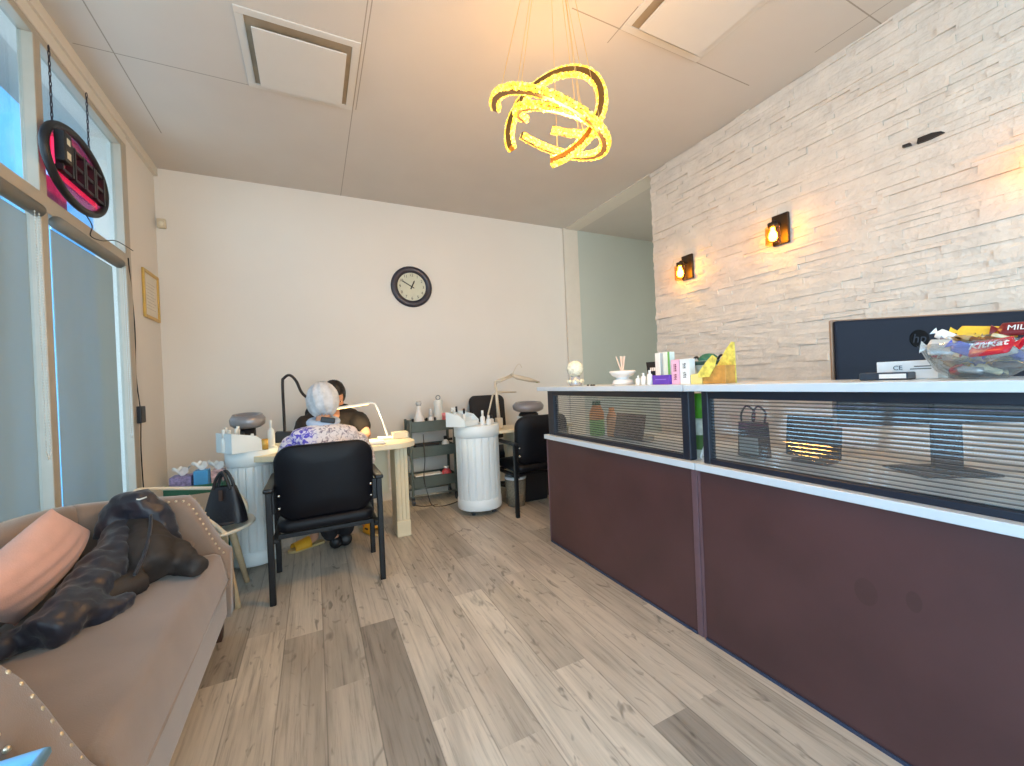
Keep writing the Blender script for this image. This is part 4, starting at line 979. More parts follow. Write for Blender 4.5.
for k, (dx, dy, h_, ci) in enumerate(((-.09, -.05, .15, 0), (-.09, .04, .155, 0), (-.065, -.005, .14, 2), (-.02, -.045, .15, 0), (-.02, .03, .16, 1), (.015, -.02, .12, 2), (.06, .04, .10, 4), (.09, -.03, .09, 1))):
    bottle('polish_bottle', '%s bottle in the left organiser, %s' % (bcol[ci][0], ('far left front', 'far left back', 'left centre', 'centre front', 'centre back', 'centre right', 'right back', 'right front')[k]), (-.455 + dx, 3.29 + dy, .798), .016, h_, bcol[ci][1], bcol[ci][1] if k % 2 else m_wht, 'bottle', 'bottles in the left organiser', capr=.6, caph=.35)
bottle('dispenser_bottle', 'tall white bottle with nozzle on the drum of the left desk', (-.285, 3.36, .791), .022, .19, m_wht, m_wht, 'bottle', capr=.35, caph=.28)
tag(obj('sponge', MB().prism([(-.045, 0), (.045, 0), (.025, .022), (0, .03), (-.02, .022)], 1, -.03, .03), mat('ochre sponge', (206, 160, 80), .8), None, False, .003), 'ochre wedge sponge at the front of the left desk drum', 'sponge').location = (-.205, 3.22, .756)
tag(obj('brush_pot', MB().lathe([(0, 0), (.02, 0), (.022, .07), (.019, .07), (.017, .005), (0, .005)], (0, 0, 0), 18), m_gold, None, True), 'small brown pot beside the organiser on the left desk drum', 'pot').location = (-.315, 3.25, .791)
def dryer(loc, rx, label, tilt=0.0, lift=0.0):
    t = thing('nail_dryer', label, 'nail dryer', loc)
    m = mat('grey satin plastic', (140, 138, 142), .3, .3, var=.08)
    rot = Matrix.Rotation(tilt, 3, 'X')
    mb = MB().lathe([(rx * .52, .10), (rx * .62, .135), (rx * .82, .138), (rx, .105), (rx * .97, .066), (rx * .75, .046), (rx * .3, .055), (0, .055), (0, .095), (rx * .45, .095), (rx * .52, .10)], (0, 0, 0), 40)
    for v in mb.bm.verts: v.co = rot @ (v.co - V((0, 0, .09))) + V((0, 0, .09 + lift)); v.co.y *= .85
    obj('ring', mb, m, t, True)
    obj('stem', MB().lathe([(0, 0), (rx * .62, 0), (rx * .6, .02), (rx * .45, .04), (rx * .42, .062 + lift), (0, .062 + lift)], (0, 0, 0), 28), m_blk, t, True)
d1z = .7555
dryer((-.435, 3.47, .791), .112, 'grey oval nail dryer at the back of the left desk', .12, .10)
sb = thing('card_box', 'black box on a cream tray beside the gooseneck lamp', 'box', (-.20, 3.47, .756))
obj('tray', MB().bx(-.07, .065, -.05, .05, 0, .05), m_cream, sb, bevel=.004)
obj('box', MB().prism([(-.065, .05), (.065, .05), (.045, .125), (-.065, .13)], 1, -.045, .045), m_blk, sb, bevel=.008)
gl_ = thing('gooseneck_lamp', 'black gooseneck desk lamp bending over the grey-haired customer', 'lamp', (-.205, 3.46, d1z))
m_lb = mat('matte black metal', (36, 32, 32), .5, .3)
obj('base', MB().lathe([(0, 0), (.05, 0), (.05, .012), (.02, .018), (0, .018)], (0, 0, 0), 24), m_lb, gl_, True)
obj('neck', MB().tube(cat([(0, 0, .015), (0, 0, .20), (0, 0, .48), (.012, 0, .525), (.05, -.005, .545), (.09, -.01, .50), (.12, -.015, .42), (.155, -.02, .375), (.19, -.02, .365)], 8), .010, 10), m_lb, gl_, True)
obj('head', MB().cyl((.17, -.02, .368), (.27, -.02, .362), .017, .017, 16), m_lb, gl_, True)
wl_ = thing('desk_lamp', 'white folding desk lamp lit at the right of the left nail desk', 'lamp', (.53, 3.45, d1z))
obj('base', MB().bx(-.08, .06, -.05, .05, 0, .02), m_wht, wl_, bevel=.006)
obj('stem', MB().tube(cat([(0, 0, .02), (-.03, 0, .14), (-.075, 0, .27), (-.10, 0, .30), (-.14, 0, .305)], 6), .009, 10), m_wht, wl_, True)
hd = obj('head', MB().box((-.26, 0, .29), (.26, .035, .016), Matrix.Rotation(-.10, 3, 'Y')), m_wht, wl_, bevel=.005)
obj('light_strip', MB().box((-.26, 0, .280), (.24, .025, .003), Matrix.Rotation(-.10, 3, 'Y')), mat('warm led', (255, 230, 170), .4, var=0, emit=(255, 214, 130), estr=6), hd)
l_ = area('desk_lamp_light', (.27, 3.44, 1.02), (0, -.15, -1), .24, .03, 7.0, (1.0, .78, .42))
tag(obj('tissue_stack', MB().bx(-.06, .06, -.045, .045, 0, .055), m_cream, None, False, .004), 'small cream box on the right end of the left nail desk', 'box').location = (.62, 3.42, d1z)
tag(obj('hand_rest', MB().bx(-.07, .07, -.045, .045, 0, .025), m_wht, None, False, .012), 'white padded hand rest on the left nail desk', 'hand rest').location = (.40, 3.20, d1z)
tag(obj('work_towel', MB().bx(-.15, .15, -.10, .10, 0, .008), mat('white towel', (238, 232, 216), .9, bump=.4, bscale=200), None, False, .003), 'white towel spread under the hands on the left nail desk', 'towel').location = (.10, 3.30, d1z)

# desk two
d2 = thing('nail_desk', 'white nail desk with a fluted drum on casters beside the green cart', 'nail desk')
drum(d2, (1.34, 3.53), .195, .05, .80, True)
obj('tabletop', MB().prism([(1.34, 3.40), (2.30, 3.40), (2.38, 3.48), (2.38, 3.72), (2.30, 3.80), (1.34, 3.80)], 2, .705, .735), m_cream, d2, bevel=.005)
pillar(d2, 2.30, 3.60, .705, m_cream); obj('support', MB().bx(1.72, 1.80, 3.70, 3.78, 0, .705), m_cream, d2, bevel=.004)
organiser((1.195, 3.49, .801), -.95, 'white stepped organiser on the right nail desk drum')
for k, (dx, dy, h_, ci) in enumerate(((-.09, -.045, .165, 0), (-.05, .02, .17, 2), (.0, -.04, .15, 2), (-.085, .04, .16, 0))):
    bottle('polish_bottle', '%s bottle in the right organiser, %s' % (bcol[ci][0], ('front left', 'middle', 'front right', 'back left')[k]), (1.20 + dx, 3.50 + dy, .808), .016, h_, m_wht, bcol[ci][1], 'bottle', 'bottles in the right organiser', capr=.6, caph=.3)
for k, (x_, y_, h_, c_, lb) in enumerate(((1.36, 3.42, .13, m_wht, 'white nozzle bottle just right of the right organiser'), (1.41, 3.40, .085, m_wht, 'short white jar bottle on the right desk drum'), (1.455, 3.44, .08, m_blk, 'small black capped bottle on the right desk drum'))):
    bottle('desk_bottle', lb, (x_, y_, .801), .022, h_, m_wht if k < 2 else mat('clear polish', (214, 206, 196)), c_, capr=.5, caph=.35, neck=.4)
dw = thing('drawer_box', 'white box carrying the grey dryer on the right nail desk', 'box', (1.99, 3.66, .7355))
obj('body', MB().bx(-.12, .12, -.08, .08, 0, .09), m_wht, dw, bevel=.004); obj('front', MB().bx(-.11, .11, -.083, -.08, .01, .08), m_wht, dw, bevel=.002)
dryer((1.96, 3.66, .826), .165, 'grey ring shaped nail dryer on the right nail desk', .05)
al = thing('arm_lamp', 'white jointed arm lamp reaching right over the right nail desk', 'lamp', (1.60, 3.60, .7355))
m_al = mat('warm white metal', (208, 194, 172), .4, .1)
obj('clamp', MB().bx(-.03, .03, -.03, .03, 0, .10), m_al, al, bevel=.006)
obj('lower_arm', MB().cyl((0, 0, .08), (-.02, 0, .45), .018, .012, 12), m_al, al, True)
obj('upper_arm', MB().cyl((-.02, .012, .45), (.17, .012, .515), .009, seg=10).cyl((-.02, -.012, .435), (.17, -.012, .50), .009, seg=10), m_al, al, True)
hd = obj('head', MB().tube([(.15, 0, .51), (.22, 0, .485), (.36, 0, .455), (.47, 0, .425)], [.010, .024, .022, .008], 12, flat=.6, up=(0, 0, 1)), m_al, al, True)
obj('lit_edge', MB().tube([(.22, 0, .478), (.36, 0, .445), (.45, 0, .424)], .006, 8), mat('olive diffuser', (150, 156, 60), .4), hd, True)
obj('joint', MB().cyl((.165, -.02, .51), (.165, .02, .51), .014, seg=14), m_al, al)
obj('wire', MB().tube(cat([(.17, 0, .52), (.23, .02, .60), (.265, .02, .615), (.285, .02, .58)]), .003, 6), m_al, al, True)
sl = thing('desk_lamp', 'thin white stick lamp in front of the black chair back at the right desk', 'lamp', (1.47, 3.60, .7995))
obj('base', MB().lathe([(0, 0), (.03, 0), (.03, .012), (0, .014)], (0, 0, 0), 20), m_al, sl, True)
obj('stem', MB().cyl((0, 0, .01), (.08, 0, .27), .008, seg=10), m_al, sl, True)
obj('head', MB().tube([(.08, 0, .27), (.14, 0, .285), (.33, 0, .275)], [.008, .012, .006], 10), m_al, sl, True)

# green three-tier cart with its things
ct = thing('tiered_cart', 'grey green three-tier cart on casters against the back wall', 'cart', (1.06, 4.15, 0))
m_ct = mat('grey green metal', (84, 92, 86), .45, .2, var=.08)
for z_ in (.72, .47, .17):
    mb = MB().bx(-.215, .215, -.14, .14, z_, z_ + .006).bx(-.215, .215, -.142, -.137, z_, z_ + .105).bx(-.215, .215, .137, .142, z_, z_ + .105).bx(-.217, -.212, -.14, .14, z_, z_ + .105).bx(.212, .217, -.14, .14, z_, z_ + .105)
    obj('tray', mb, m_ct, ct, bevel=.002)
for sx in (-1, 1):
    for sy in (-1, 1):
        obj('post', MB().bx(sx * .222 - .012, sx * .222 + .012, sy * .12 - .012, sy * .12 + .012, .07, .84), m_ct, ct, bevel=.003)
        obj('caster', MB().cyl((sx * .222 - .012, sy * .12, .036), (sx * .222 + .012, sy * .12, .036), .034, seg=18).bx(sx * .222 - .015, sx * .222 + .015, sy * .12 - .012, sy * .12 + .012, .036, .075), mat('grey caster', (70, 72, 78), .4, .3), ct)
for sy in (-1, 1): obj('rail', MB().tube([(-.222, sy * .14, .095), (.222, sy * .14, .095)], .010, 8), mat('cart rail', (150, 148, 138), .35, .6), ct, True)
TZ2 = .7265
fl = thing('flask', 'white cone shaped flask at the left of the cart top tray', 'bottle', (.945, 4.10, TZ2))
obj('body', MB().lathe([(0, 0), (.062, 0), (.066, .02), (.05, .11), (.028, .18), (.018, .23), (.022, .25), (0, .25)], (0, 0, 0), 26), m_cer, fl, True)
obj('stopper', MB().lathe([(0, .25), (.022, .25), (.03, .275), (.022, .295), (0, .295)], (0, 0, 0), 18), mat('glass stopper', (190, 186, 182), .15), fl, True)
bottle('pump_bottle', 'small white pump bottle in the middle of the cart top tray', (1.065, 4.10, TZ2), .032, .21, m_cer, m_cer, capr=.4, caph=.35)
tl_ = thing('water_flask', 'tall white flask with a metal carrying ring on the cart top tray', 'bottle', (1.15, 4.11, TZ2))
obj('body', MB().lathe([(0, 0), (.042, 0), (.046, .01), (.046, .285), (.04, .30), (0, .30)], (0, 0, 0), 26), mat('off white enamel', (222, 218, 208), .35), tl_, True)
obj('ring_handle', MB().tube([(.022 * math.cos(a * PI / 8), 0, .322 + .022 * math.sin(a * PI / 8)) for a in range(16)], .0045, 8, True), mat('steel ring', (120, 124, 128), .3, .8), tl_, True)
pj = thing('pink_jar', 'coral pink jar at the right end of the cart top tray', 'jar', (1.205, 4.09, TZ2))
obj('body', MB().lathe([(0, 0), (.034, 0), (.036, .01), (.036, .10), (.03, .115), (0, .115)], (0, 0, 0), 22), mat('coral plastic', (216, 96, 100), .4), pj, True)
obj('lid', MB().lathe([(0, .115), (.037, .115), (.037, .16), (0, .163)], (0, 0, 0), 22), mat('coral lid', (232, 140, 140), .4), pj, True)
for k, (x_, lb) in enumerate(((1.015, 'small black bottle between flask and pump bottle on the cart'), (1.10, 'small black bottle right of the pump bottle on the cart'), (.875, 'black bottle at the left corner of the cart top tray'))):
    bottle('dark_bottle', lb, (x_, 4.08, TZ2), .018, .125, m_blk, m_blk, capr=.6)
mp_ = thing('spray_bottle', 'white spray bottle with dark nozzle on the cart middle tray', 'bottle', (1.20, 4.08, .4765))
obj('body', MB().lathe([(0, 0), (.036, 0), (.038, .01), (.038, .11), (.016, .14), (0, .14)], (0, 0, 0), 22), m_cer, mp_, True)
obj('nozzle', MB().bx(-.01, .075, -.01, .01, .125, .15).bx(-.015, .015, -.012, .012, .14, .175), m_blk, mp_, bevel=.003)
tag(obj('red_tube', MB().cyl((1.0, 4.06, .497), (1.09, 4.06, .492), .02, .016, 14), mat('dark red plastic', (140, 50, 52), .4), None, True), 'dark red tube lying in the cart middle tray', 'tube')
tag(obj('black_case', MB().bx(.90, 1.14, 4.09, 4.21, .4765, .585), m_blk, None, False, .006), 'long black case filling the cart middle tray', 'case')
tag(obj('paper_pad', MB().bx(.87, 1.14, 4.03, 4.13, .277, .289), m_cer, None, False, .002), 'white flat pad lying across the cart bottom tray', 'pad')
rb = thing('red_pouch', 'red and white pouch at the right of the cart bottom tray', 'pouch', (1.19, 4.06, .1765))
obj('body', MB().sph((0, 0, .075), (.055, .04, .075), 18, 12), mat('red print', (190, 70, 74), .5, var=.4, scale=30), rb, True); obj('tie', MB().lathe([(0, .145), (.02, .145), (.03, .165), (0, .165)], (0, 0, 0), 14), m_cer, rb, True)
m_cord = mat('dark cord', (60, 50, 44), .5)
tag(obj('cord', MB().tube(cat([(.95, 3.985, .70), (.955, 3.98, .45), (.94, 3.985, .28), (.97, 3.98, .10), (1.0, 3.90, .006), (1.15, 3.86, .006), (1.32, 3.98, .006), (1.34, 4.1, .02)], 6), .0045, 6), m_cord, None, True), 'dark cord hanging from the cart and looping over the floor', 'cord')
tag(obj('cord', MB().tube(cat([(.80, 4.30, .30), (.80, 4.25, .006), (.86, 4.02, .006), (.93, 3.94, .006), (1.05, 3.93, .006)], 6), .004, 6), m_cord, None, True), 'thin dark cord on the floor under the left of the cart', 'cord')

# ------------------------------------------------------------------ black guest chairs
m_vin = mat('black vinyl', (9, 11, 18), .5, var=.15, bump=.08, bscale=200, spec=.25)
m_stl = mat('black steel', (14, 14, 18), .4, .2)
m_bolt = mat('steel bolt', (206, 204, 198), .25, .9)
def rrect(w_, h_, r, n=8):
    out = []
    for cx_, cy_, a0 in ((w_ - r, h_ - r, 0), (-w_ + r, h_ - r, 90), (-w_ + r, -h_ + r, 180), (w_ - r, -h_ + r, 270)):
        for k in range(n + 1):
            a = math.radians(a0 + 90 * k / n); out.append((cx_ + r * math.cos(a), cy_ + r * math.sin(a)))
    return out
def pad(outline, th, curve):
    """padded cushion: outline in (u,v), thickness along n; curve(u) bows it"""
    mb = MB(); N = len(outline)
    layers = [(0.94, -th), (1.0, -th * .55), (1.0, th * .45), (0.94, th)]
    rings = [[mb.bm.verts.new((u * s_, curve(u * s_) + d, v * s_)) for u, v in outline] for s_, d in layers]
    for A_, B_ in zip(rings, rings[1:]):
        for j in range(N): mb.bm.faces.new((A_[j], A_[(j + 1) % N], B_[(j + 1) % N], B_[j]))
    for ring, d in ((rings[0], -th * 1.15), (rings[-1], th * 1.15)):
        inner = [mb.bm.verts.new((u * .5, curve(u * .5) + d, v * .5)) for u, v in outline]
        for j in range(N): mb.bm.faces.new((ring[j], ring[(j + 1) % N], inner[(j + 1) % N], inner[j]))
        mb.bm.faces.new(inner)
    return mb
def guest_chair(name, label, loc, rz):
    t = thing(name, label, 'chair', loc, rz, 'black guest chairs')
    hw, dp = .293, .46
    for sx in (-1, 1):
        obj('leg', MB().bx(sx * hw - .016, sx * hw + .016, -.016, .016, 0, .635), m_stl, t, bevel=.005)
        obj('leg', MB().bx(sx * hw - .016, sx * hw + .016, dp - .016, dp + .016, 0, .62), m_stl, t, bevel=.005)
        obj('armrest', MB().box((sx * hw, dp / 2, .635), (.05, dp + .06, .026)), m_stl, t, bevel=.010)
    obj('seat_rail', MB().bx(-hw, hw, .06, .085, .335, .36).bx(-hw, hw, dp - .03, dp - .005, .335, .36).bx(-hw + .01, -hw + .035, 0, dp, .335, .36).bx(hw - .035, hw - .01, 0, dp, .335, .36), m_stl, t, bevel=.003)
    sc = pad(rrect(.262, .235, .06), .035, lambda u: 0)
    for v in sc.bm.verts: v.co = V((v.co.x, v.co.z + .255, .405 + v.co.y))
    obj('seat', sc, m_vin, t, True)
    bc = pad(rrect(.266, .215, .095), .026, lambda u: .035 * (1 - (u / .266) ** 2) * -1 + .02)
    for v in bc.bm.verts: v.co = V((v.co.x, v.co.y + .03 - (v.co.z) * .10, v.co.z + .655))
    bk_ = obj('backrest', bc, m_vin, t, True)
    for sx in (-1, 1):
        br = obj('bracket', MB().bx(sx * .262 - .006, sx * .285, .0, .03, .50, .62), m_stl, t)
        for zz in (.595, .525): obj('bolt', MB().sph((sx * .245, .028 - .022, zz), (.008, .006, .008), 10, 6), m_bolt, br, True)
    return t
gc = guest_chair('guest_chair', 'black guest chair holding the grey-haired customer', (.045, 2.62, 0), .0)
g2 = dup(gc, (1.835, 3.155, 0), .0, 'black guest chair at the right nail desk behind the counter end')
def office_chair(label, loc, rz, tilt):
    t = thing('office_chair', label, 'office chair', loc, rz)
    bc = pad(rrect(.20, .24, .07), .03, lambda u: .02 * (u / .2) ** 2)
    for v in bc.bm.verts: v.co = V((v.co.x, -.22 + v.co.y - v.co.z * tilt, .80 + v.co.z))
    obj('backrest', bc, mat('black mesh cloth', (38, 34, 34), .8, var=.1, bump=.1, bscale=300), t, True)
    obj('back_bar', MB().box((0, -.235, .50), (.06, .02, .30)), m_stl, t, bevel=.005)
    sc = pad(rrect(.23, .22, .07), .04, lambda u: 0)
    for v in sc.bm.verts: v.co = V((v.co.x, v.co.z, .44 + v.co.y))
    obj('seat', sc, m_vin, t, True)
    obj('gas_lift', MB().cyl((0, 0, .08), (0, 0, .40), .025), m_stl, t)
    for k in range(5):
        a = 2 * PI * k / 5; e_ = V((.27 * math.cos(a), .27 * math.sin(a), 0)); lg = obj('base_leg', MB().tube([(0, 0, .10), e_ + V((0, 0, .065))], [.022, .014], 10), m_stl, t, True)
        obj('caster', MB().cyl(e_ + V((-.01, 0, .027)), e_ + V((.01, 0, .027)), .026, seg=16), m_blk, lg)
    for sx in (-1, 1): obj('armrest', MB().tube(cat([(sx * .22, -.05, .42), (sx * .27, -.02, .50), (sx * .27, .0, .62), (sx * .27, .12, .63)]), .016, 8), m_stl, t, True)
office_chair('black office chair back standing behind the right nail desk', (1.70, 3.98, 0), PI - .12, .12)
office_chair('black office chair under the black-haired technician', (.12, 3.94, 0), PI, .08)
bx_ = thing('waste_bin', 'tan wicker bin under the right nail desk', 'bin', (1.70, 3.50, 0))
obj('body', MB().lathe([(0, 0), (.085, 0), (.10, .26), (.094, .26), (.08, .01), (0, .01)], (0, 0, 0), 28), mat('tan wicker', (150, 132, 108), .8, var=.25, scale=60, bump=.5), bx_, True)
obj('liner', MB().lathe([(.094, .24), (.104, .265), (.10, .285), (.09, .25)], (0, 0, 0), 28), m_cer, bx_, True)
pb_ = thing('foot_machine', 'black and grey appliance on the floor beneath the right nail desk', 'appliance', (1.92, 3.62, 0))
obj('body', MB().bx(-.14, .14, -.12, .12, 0, .30), m_blk, pb_, bevel=.02); obj('grey_cover', MB().prism([(-.14, .30), (.14, .30), (.10, .40), (-.10, .42)], 1, -.10, .10), mat('grey cover', (96, 94, 98), .5), pb_, bevel=.012)

# ------------------------------------------------------------------ people
m_skin = mat('skin', (206, 152, 122), .5, var=.04)
m_hair_w = mat('silver hair', (206, 206, 208), .55, var=.18, scale=26, bump=.5, bscale=60)
m_hair_b = mat('black hair', (24, 20, 20), .45, var=.2, scale=30, bump=.4, bscale=70)
m_tee = mat('black cotton', (40, 34, 30), .85, var=.1, bump=.15, bscale=150)
m_trs = mat('black trousers', (24, 24, 30), .85, var=.1)
def floral():
    m = bpy.data.materials.new('floral blouse'); m.use_nodes = True; n = m.node_tree; p = n.nodes['Principled BSDF']; p.inputs['Roughness'].default_value = .8
    tcx = n.nodes.new('ShaderNodeTexCoord'); vz = n.nodes.new('ShaderNodeTexVoronoi'); vz.inputs['Scale'].default_value = 42; vz.feature = 'DISTANCE_TO_EDGE'
    nz_ = n.nodes.new('ShaderNodeTexNoise'); nz_.inputs['Scale'].default_value = 38; nz_.inputs['Detail'].default_value = 6; nz_.inputs['Distortion'].default_value = 1.5
    r1 = n.nodes.new('ShaderNodeValToRGB'); e = r1.color_ramp.elements; e[0].position = .36; e[0].color = lin(120, 108, 120); e[1].position = .5; e[1].color = lin(224, 214, 212)
    r2 = n.nodes.new('ShaderNodeValToRGB'); e = r2.color_ramp.elements; e[0].position = .47; e[0].color = lin(90, 78, 190); e[1].position = .56; e[1].color = lin(222, 214, 226)
    # the violet bloom sits on the left shoulder blade of the blouse
    vd = n.nodes.new('ShaderNodeVectorMath'); vd.operation = 'DISTANCE'; vd.inputs[1].default_value = (-.10, 2.84, .87)
    mr = n.nodes.new('ShaderNodeMapRange'); mr.inputs['From Min'].default_value = .07; mr.inputs['From Max'].default_value = .13; mr.inputs['To Min'].default_value = 1; mr.inputs['To Max'].default_value = 0
    mx = n.nodes.new('ShaderNodeMixRGB'); k = n.links.new
    k(tcx.outputs['Object'], nz_.inputs['Vector']); k(nz_.outputs['Fac'], r1.inputs[0]); k(nz_.outputs['Fac'], r2.inputs[0]); k(tcx.outputs['Object'], vd.inputs[0]); k(vd.outputs['Value'], mr.inputs['Value'])
    k(mr.outputs[0], mx.inputs[0]); k(r1.outputs[0], mx.inputs[1]); k(r2.outputs[0], mx.inputs[2]); k(mx.outputs[0], p.inputs['Base Color']); return m
def head_mesh(c, fwd, pitch, k=1.0):
    """head with brow, nose, lips, chin, ears; fwd = yaw of the face (radians from +y), pitch down"""
    def f(q):
        x, y, z = q
        r = V((x * .074, y * .094, z * .112))
        if z < 0: r.x *= 1 - .28 * (-z) ** 1.4; r.y *= 1 - .10 * (-z)
        if y > 0.55 and z < -.1: r.y += .004
        return r * k
    mb = MB().sph((0, 0, 0), 1, 36, 26, fn=f)
    def blob(p, s_, rot=None): mb.sph(V(p) * k, tuple(v * k for v in s_), 14, 10, rot)
    blob((0, .096, -.012), (.012, .016, .026)); blob((0, .104, -.03), (.014, .013, .010))
    blob((0, .088, .022), (.05, .012, .010)); blob((0, .089, -.058), (.022, .009, .006)); blob((0, .086, -.067), (.018, .010, .006)); blob((0, .078, -.094), (.024, .02, .016))
    for s_ in (-1, 1):
        blob((s_ * .076, -.004, -.008), (.010, .018, .030)); blob((s_ * .042, .066, -.028), (.024, .022, .018)); blob((s_ * .030, .086, .008), (.016, .010, .008))
    me = mb.me('head')
    M4 = Matrix.Translation(V(c)) @ Matrix.Rotation(fwd, 4, 'Z') @ Matrix.Rotation(-pitch, 4, 'X'); me.transform(M4); return me, M4
def hand_mesh(wr, d, up, side):
    """palm and five bent fingers starting at the wrist, heading along d"""
    wr = V(wr); d = V(d).normalized(); up = V(up); up = (up - d * up.dot(d)).normalized(); s = d.cross(up) * side; ms = []
    ms.append(skin([tuple(wr) + (.022, .016), tuple(wr + d * .035) + (.034, .015), tuple(wr + d * .075) + (.036, .014)], [(0, 1), (1, 2)]))
    for off, ln in ((-.027, .066), (-.009, .076), (.009, .072), (.026, .056)):
        a = wr + d * .078 + s * off; b_ = a + d * ln * .45 - up * .006; c_ = b_ + d * ln * .33 - up * .016; e_ = c_ + d * ln * .15 - up * .016
        ms.append(skin([tuple(a) + (.0095,), tuple(b_) + (.009,), tuple(c_) + (.008,), tuple(e_) + (.0065,)], [(0, 1), (1, 2), (2, 3)], 1))
    a = wr + d * .02 - s * .024; b_ = a + d * .03 - s * .024 - up * .006; c_ = b_ + d * .03 - s * .006 - up * .008
    ms.append(skin([tuple(a) + (.012,), tuple(b_) + (.0105,), tuple(c_) + (.008,)], [(0, 1), (1, 2)], 1)); return ms
def person(name, label, P, skin_m, voxel=.007):
    t = thing(name, label, 'person')
    sp = [P['pelvis'] + (.15, .10), P['waist'] + (.125, .09), P['chest'] + (.145, .10), P['neckb'] + (.055, .055), P['necks'] + (.048, .05), P['headb'] + (.045, .05)]
    ms = [skin(sp, [(i, i + 1) for i in range(5)]), skin([P['shl'] + (.055,), P['chest'][:2] + (P['shl'][2] + .01, .07, .06), P['shr'] + (.055,)], [(0, 1), (1, 2)])]
    for s_ in ('l', 'r'):
        a_, b_ = V(P['sh' + s_]), V(P['el' + s_])
        ms.append(skin([tuple(a_ + (a_ - b_).normalized() * .03) + (.056,), P['el' + s_] + (.043,), tuple(V(P['wr' + s_]) + (V(P['wr' + s_]) - b_).normalized() * .02) + (.028,)], [(0, 1), (1, 2)]))
    for s_ in ('l', 'r'):
        ms.append(skin([P['hip' + s_] + (.085,), P['kn' + s_] + (.06,), P['ca' + s_] + (.052,), P['an' + s_] + (.036,), P['he' + s_] + (.038, .034), P['to' + s_] + (.036, .022)], [(0, 1), (1, 2), (2, 3), (3, 4), (4, 5)]))
        d = V(P['wr' + s_]) - V(P['el' + s_]); ms += hand_mesh(V(P['wr' + s_]) + d.normalized() * .01, (d.x * .6, d.y, d.z * .2), (0, 0, 1), 1 if s_ == 'r' else -1)
    hm, M4 = head_mesh(P['head'], P['yaw'], P['pitch']); ms.append(hm)
    link('body', join(ms, voxel, 2), skin_m, t)
    for s_ in (-1, 1):
        e_ = obj('eye', MB().sph((s_ * .030, .088, .004), (.012, .008, .007), 12, 8), mat('eye white', (230, 226, 220), .2, var=0), t, True); e_.data.transform(M4)
        i_ = obj('iris', MB().sph((s_ * .030, .0945, .004), (.005, .003, .005), 10, 6), mat('iris', (50, 34, 26), .2, var=0), e_, True); i_.data.transform(M4)
    li = obj('lips', MB().sph((0, .0945, -.0625), (.020, .0055, .007), 14, 8), mat('lips', (176, 100, 92), .4, var=0), t, True); li.data.transform(M4)
    return t, M4
def cloth(name, vs, ed, m, parent, amp=.004, sc=22, voxel=.008, extra=()):
    me = join([skin(vs, ed)] + [skin(a, b_) for a, b_ in extra], voxel, 3); return link(name, folds(me, amp, sc, 2), m, parent)

C1 = dict(pelvis=(.05, 2.86, .55), waist=(.05, 2.85, .70), chest=(.05, 2.90, .845), neckb=(.05, 2.945, .955), necks=(.05, 2.96, 1.0), headb=(.05, 2.985, 1.05), head=(.052, 3.005, 1.095), yaw=0.0, pitch=.25,
          shl=(-.12, 2.92, .875), ell=(-.20, 2.98, .66), wrl=(-.07, 3.20, .785), shr=(.23, 2.92, .865), elr=(.325, 2.98, .655), wrr=(.17, 3.20, .785),
          hipl=(-.05, 2.88, .53), knl=(-.06, 3.27, .50), cal=(.0, 3.28, .34), anl=(.085, 3.29, .11), hel=(.10, 3.28, .055), tol=(.13, 3.38, .04),
          hipr=(.15, 2.88, .53), knr=(.19, 3.27, .50), car=(.20, 3.29, .34), anr=(.17, 3.33, .11), her=(.17, 3.31, .055), tor=(.17, 3.43, .03))
cust, M4 = person('person', 'customer with short silver hair and floral blouse seated with back to the viewer', C1, m_skin)
f_ = lambda k, *r: C1[k] + r
def torso(P, rp, rw, rc, rn, rs, re, cuff):
    up = lambda k, *r: P[k] + r
    yoke = [tuple(V(P['shl']) + V((-.03 if P['shl'][0] < P['shr'][0] else .03, 0, -.005))) + rs, P['chest'][:2] + (P['shl'][2] + .02,) + rn, tuple(V(P['shr']) + V((.03 if P['shl'][0] < P['shr'][0] else -.03, 0, -.005))) + rs]
    pv = V(P['pelvis']) - V((0, 0, .04))
    ex = [(yoke, [(0, 1), (1, 2)])]
    for s_ in ('l', 'r'):
        a_, b_, c_ = V(P['sh' + s_]), V(P['el' + s_]), V(P['wr' + s_]); end = b_.lerp(c_, cuff - 1) if cuff > 1 else a_.lerp(b_, cuff)
        ch_ = [tuple(a_ + (a_ - b_).normalized() * .03) + (re[0],)] + ([tuple(b_) + (re[1],), tuple(end) + (re[2],)] if cuff > 1 else [tuple(a_.lerp(b_, cuff * .5)) + (re[1],), tuple(end) + (re[2],)])
        ex.append((ch_, [(0, 1), (1, 2)]))
    return [tuple(pv) + rp, up('waist', *rw), up('chest', *rc), P['neckb'][:2] + (P['shl'][2] + .045,) + rn], [(0, 1), (1, 2), (2, 3)], ex
v_, e_, x_ = torso(C1, (.185, .14), (.17, .125), (.19, .12), (.10, .085), (.07, .07), (.082, .068, .056), 1.6)
cloth('blouse', v_, e_, floral(), cust, extra=x_)
cloth('trousers', [f_('hipl', .10), f_('knl', .078), f_('cal', .068), (.085, 3.29, .07, .06)], [(0, 1), (1, 2), (2, 3)], m_trs, cust, extra=[([f_('hipr', .10), f_('knr', .078), f_('car', .068), (.171, 3.325, .07, .06)], [(0, 1), (1, 2), (2, 3)])])
